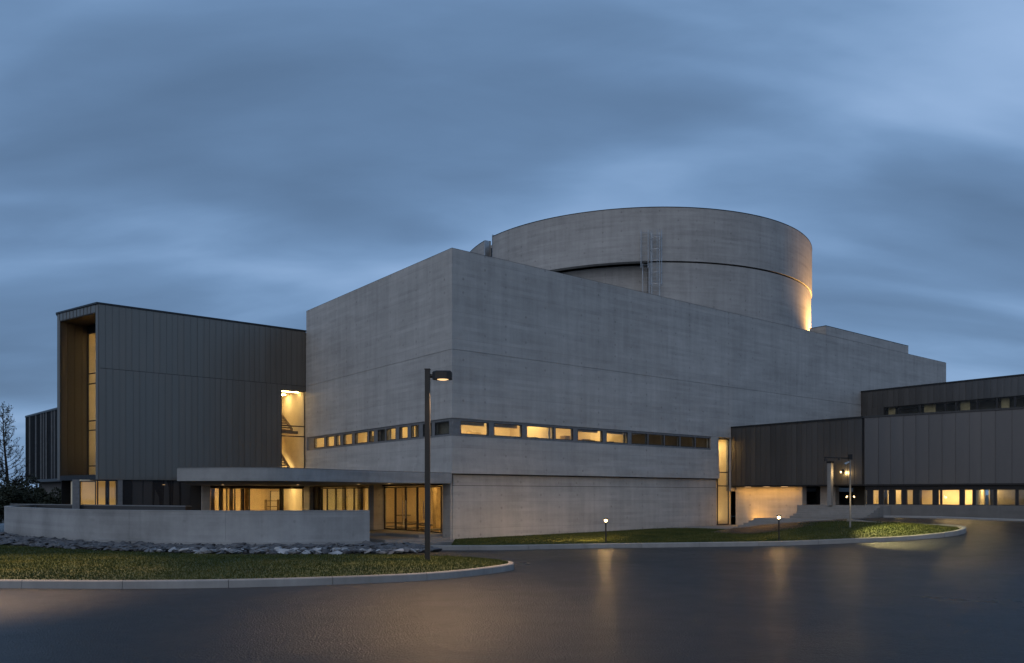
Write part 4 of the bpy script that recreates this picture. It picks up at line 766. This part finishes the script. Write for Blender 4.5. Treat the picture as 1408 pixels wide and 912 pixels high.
def tree(x, y, hgt, label, crown_r, seed, leaves=2600):
    r = random.Random(seed); root = empty('bare_tree', x, y, 0, 0, label, 'tree'); tk = MB(); tw = MB(); lf = MB()
    p = Vector((0, 0, -.1)); segs = 10; pts = []
    for i in range(segs+1):
        t = i/segs; pts.append(Vector((.12*math.sin(t*5), .1*math.cos(t*4), hgt*t)))
    for i in range(segs): tk.tube(pts[i], pts[i+1], .13*(1-i/segs)+.012, .13*(1-(i+1)/segs)+.012, 7, False)
    def twig(p, d, l, rad, lev):
        q = p; n = 3
        for k in range(n):
            d = (d+Vector((r.uniform(-.25, .25), r.uniform(-.25, .25), r.uniform(.0, .38)))).normalized(); e = q+d*l/n; tw.tube(q, e, rad*(1-k/n*.5), rad*(1-(k+1)/n*.5), 3, False); q = e
            if lev < 3:
                for _ in range(2 if lev < 2 else 2):
                    dd = (d+Vector((r.uniform(-1, 1), r.uniform(-1, 1), r.uniform(-.4, .6)))).normalized(); twig(q, dd, l*r.uniform(.4, .6), rad*.55, lev+1)
            if lev >= 3 and r.random() < .10:
                c = q+Vector((r.uniform(-.1, .1), r.uniform(-.1, .1), r.uniform(-.1, .1))); a = Vector((r.uniform(-1, 1), r.uniform(-1, 1), r.uniform(-1, 1))).normalized()*.05; b = a.orthogonal().normalized()*.035
                k0 = len(lf.v); lf.v += [tuple(c-a), tuple(c+b), tuple(c+a), tuple(c-b)]; lf.f.append((k0, k0+1, k0+2, k0+3))
    for i in range(64):
        t = .18+.8*i/64; a = i*2.4+r.random(); pp = pts[0].lerp(pts[-1], t); ii = min(int(t*segs), segs-1); pp = pts[ii].lerp(pts[ii+1], t*segs-ii)
        ln = crown_r*(.95-t*.7)*r.uniform(.7, 1.1); twig(pp, Vector((math.cos(a), math.sin(a), .35)).normalized(), ln, .028*(1.1-t*.6), 1)
    tk.obj('trunk', M_BARK, root); tw.obj('branches', M_TWIG, root); lf.obj('crown', M_LEAF, root); return root
tree(*atY(8, 50), 7.75, 'thin nearly bare tree standing above the dark shrubs', 1.7, 3)
def shrub(x, y, rx, rz, label, seed, n=2600):
    r = np.random.default_rng(seed); root = empty('shrub', x, y, 0, 0, label, 'shrub', 'dark shrubs beyond the terrace'); lf = MB(); stm = MB()
    lobes = [(r.uniform(-.6, .6)*rx, r.uniform(-.6, .6)*rx, r.uniform(.35, .78)*rz, r.uniform(.35, .6)) for _ in range(9)]
    for i in range(n):
        lx, ly, lz, ls = lobes[int(r.integers(9))]; d = r.normal(size=3); d /= np.linalg.norm(d); rr = ls*(.55+.5*r.random()); c = Vector((lx+d[0]*rr*rx*.8, ly+d[1]*rr*rx*.8, max(.05, lz+d[2]*rr*rz*.6)))
        a = Vector(r.normal(size=3)).normalized()*r.uniform(.05, .10); b = a.orthogonal().normalized()*.05; k = len(lf.v); lf.v += [tuple(c-a), tuple(c+b), tuple(c+a), tuple(c-b)]; lf.f.append((k, k+1, k+2, k+3))
    for i in range(5): stm.tube((0, 0, -.1), tuple(Vector(lobes[i][:3])), .05, .015, 5, False)
    lf.obj('foliage', M_LEAF, root); stm.obj('stems', M_BARK, root)
shl = 'dark leafy evergreen shrub in the belt beyond the curved terrace wall'
for i, (u, Yy, rx, rz) in enumerate(((-8, 47, 1.7, 3.0), (16, 49, 1.5, 2.9), (34, 52, 1.5, 3.3), (52, 50, 1.4, 2.5), (70, 52, 1.5, 2.6), (88, 50.5, 1.3, 2.4), (104, 51.5, 1.3, 2.6), (-30, 48, 2.0, 3.4))):
    xx, yy = atY(u, Yy); shrub(xx, yy, rx, rz, shl, 40+i)

# ------------------------------------------------------------------ a few things inside the lit ground floor
BK = empty('bookcase', *l2w(-.95, 18.6), .37, TH, 'open shelving seen through the lit glass under the tall stair window', 'shelf')
box(BK, 'side', -.5, -.46, 0, .3, 0, 1.5, M_STAIRIN); box(BK, 'side', .3, .34, 0, .3, 0, 1.5, M_STAIRIN)
for z in (.35, .7, 1.05, 1.4): box(BK, 'shelf', -.459, .299, 0, .3, z, z+.04, M_STAIRIN)
WB = empty('white_panel', *l2w(-.35, 19.5), .9, TH, 'pale panel hanging on the back wall of the lit room', 'panel'); box(WB, 'board', -.45, .3, 0, .04, 0, 1.5, simple('white_board', (.8, .78, .7), .6)); box(WB, 'rim', -.48, .33, .041, .06, -.03, 1.53, M_FRAME)
for lab, (a, n) in (('round cafe table behind the curtained lobby glass', (-3.0, 17.3)), ('round cafe table inside the lobby beside the entrance pier', (1.6, 7.0))):
    T = empty('cafe_table', *l2w(a, n), .37, TH, lab, 'table'); MB().tube((0, 0, .7), (0, 0, .74), .4, .4, 18).obj('table_top', M_STAIRIN, T); MB().tube((0, 0, .03), (0, 0, .7), .03).obj('stem', M_STEEL, T); MB().tube((0, 0, 0), (0, 0, .03), .25, .2, 14).obj('base', M_STEEL, T)
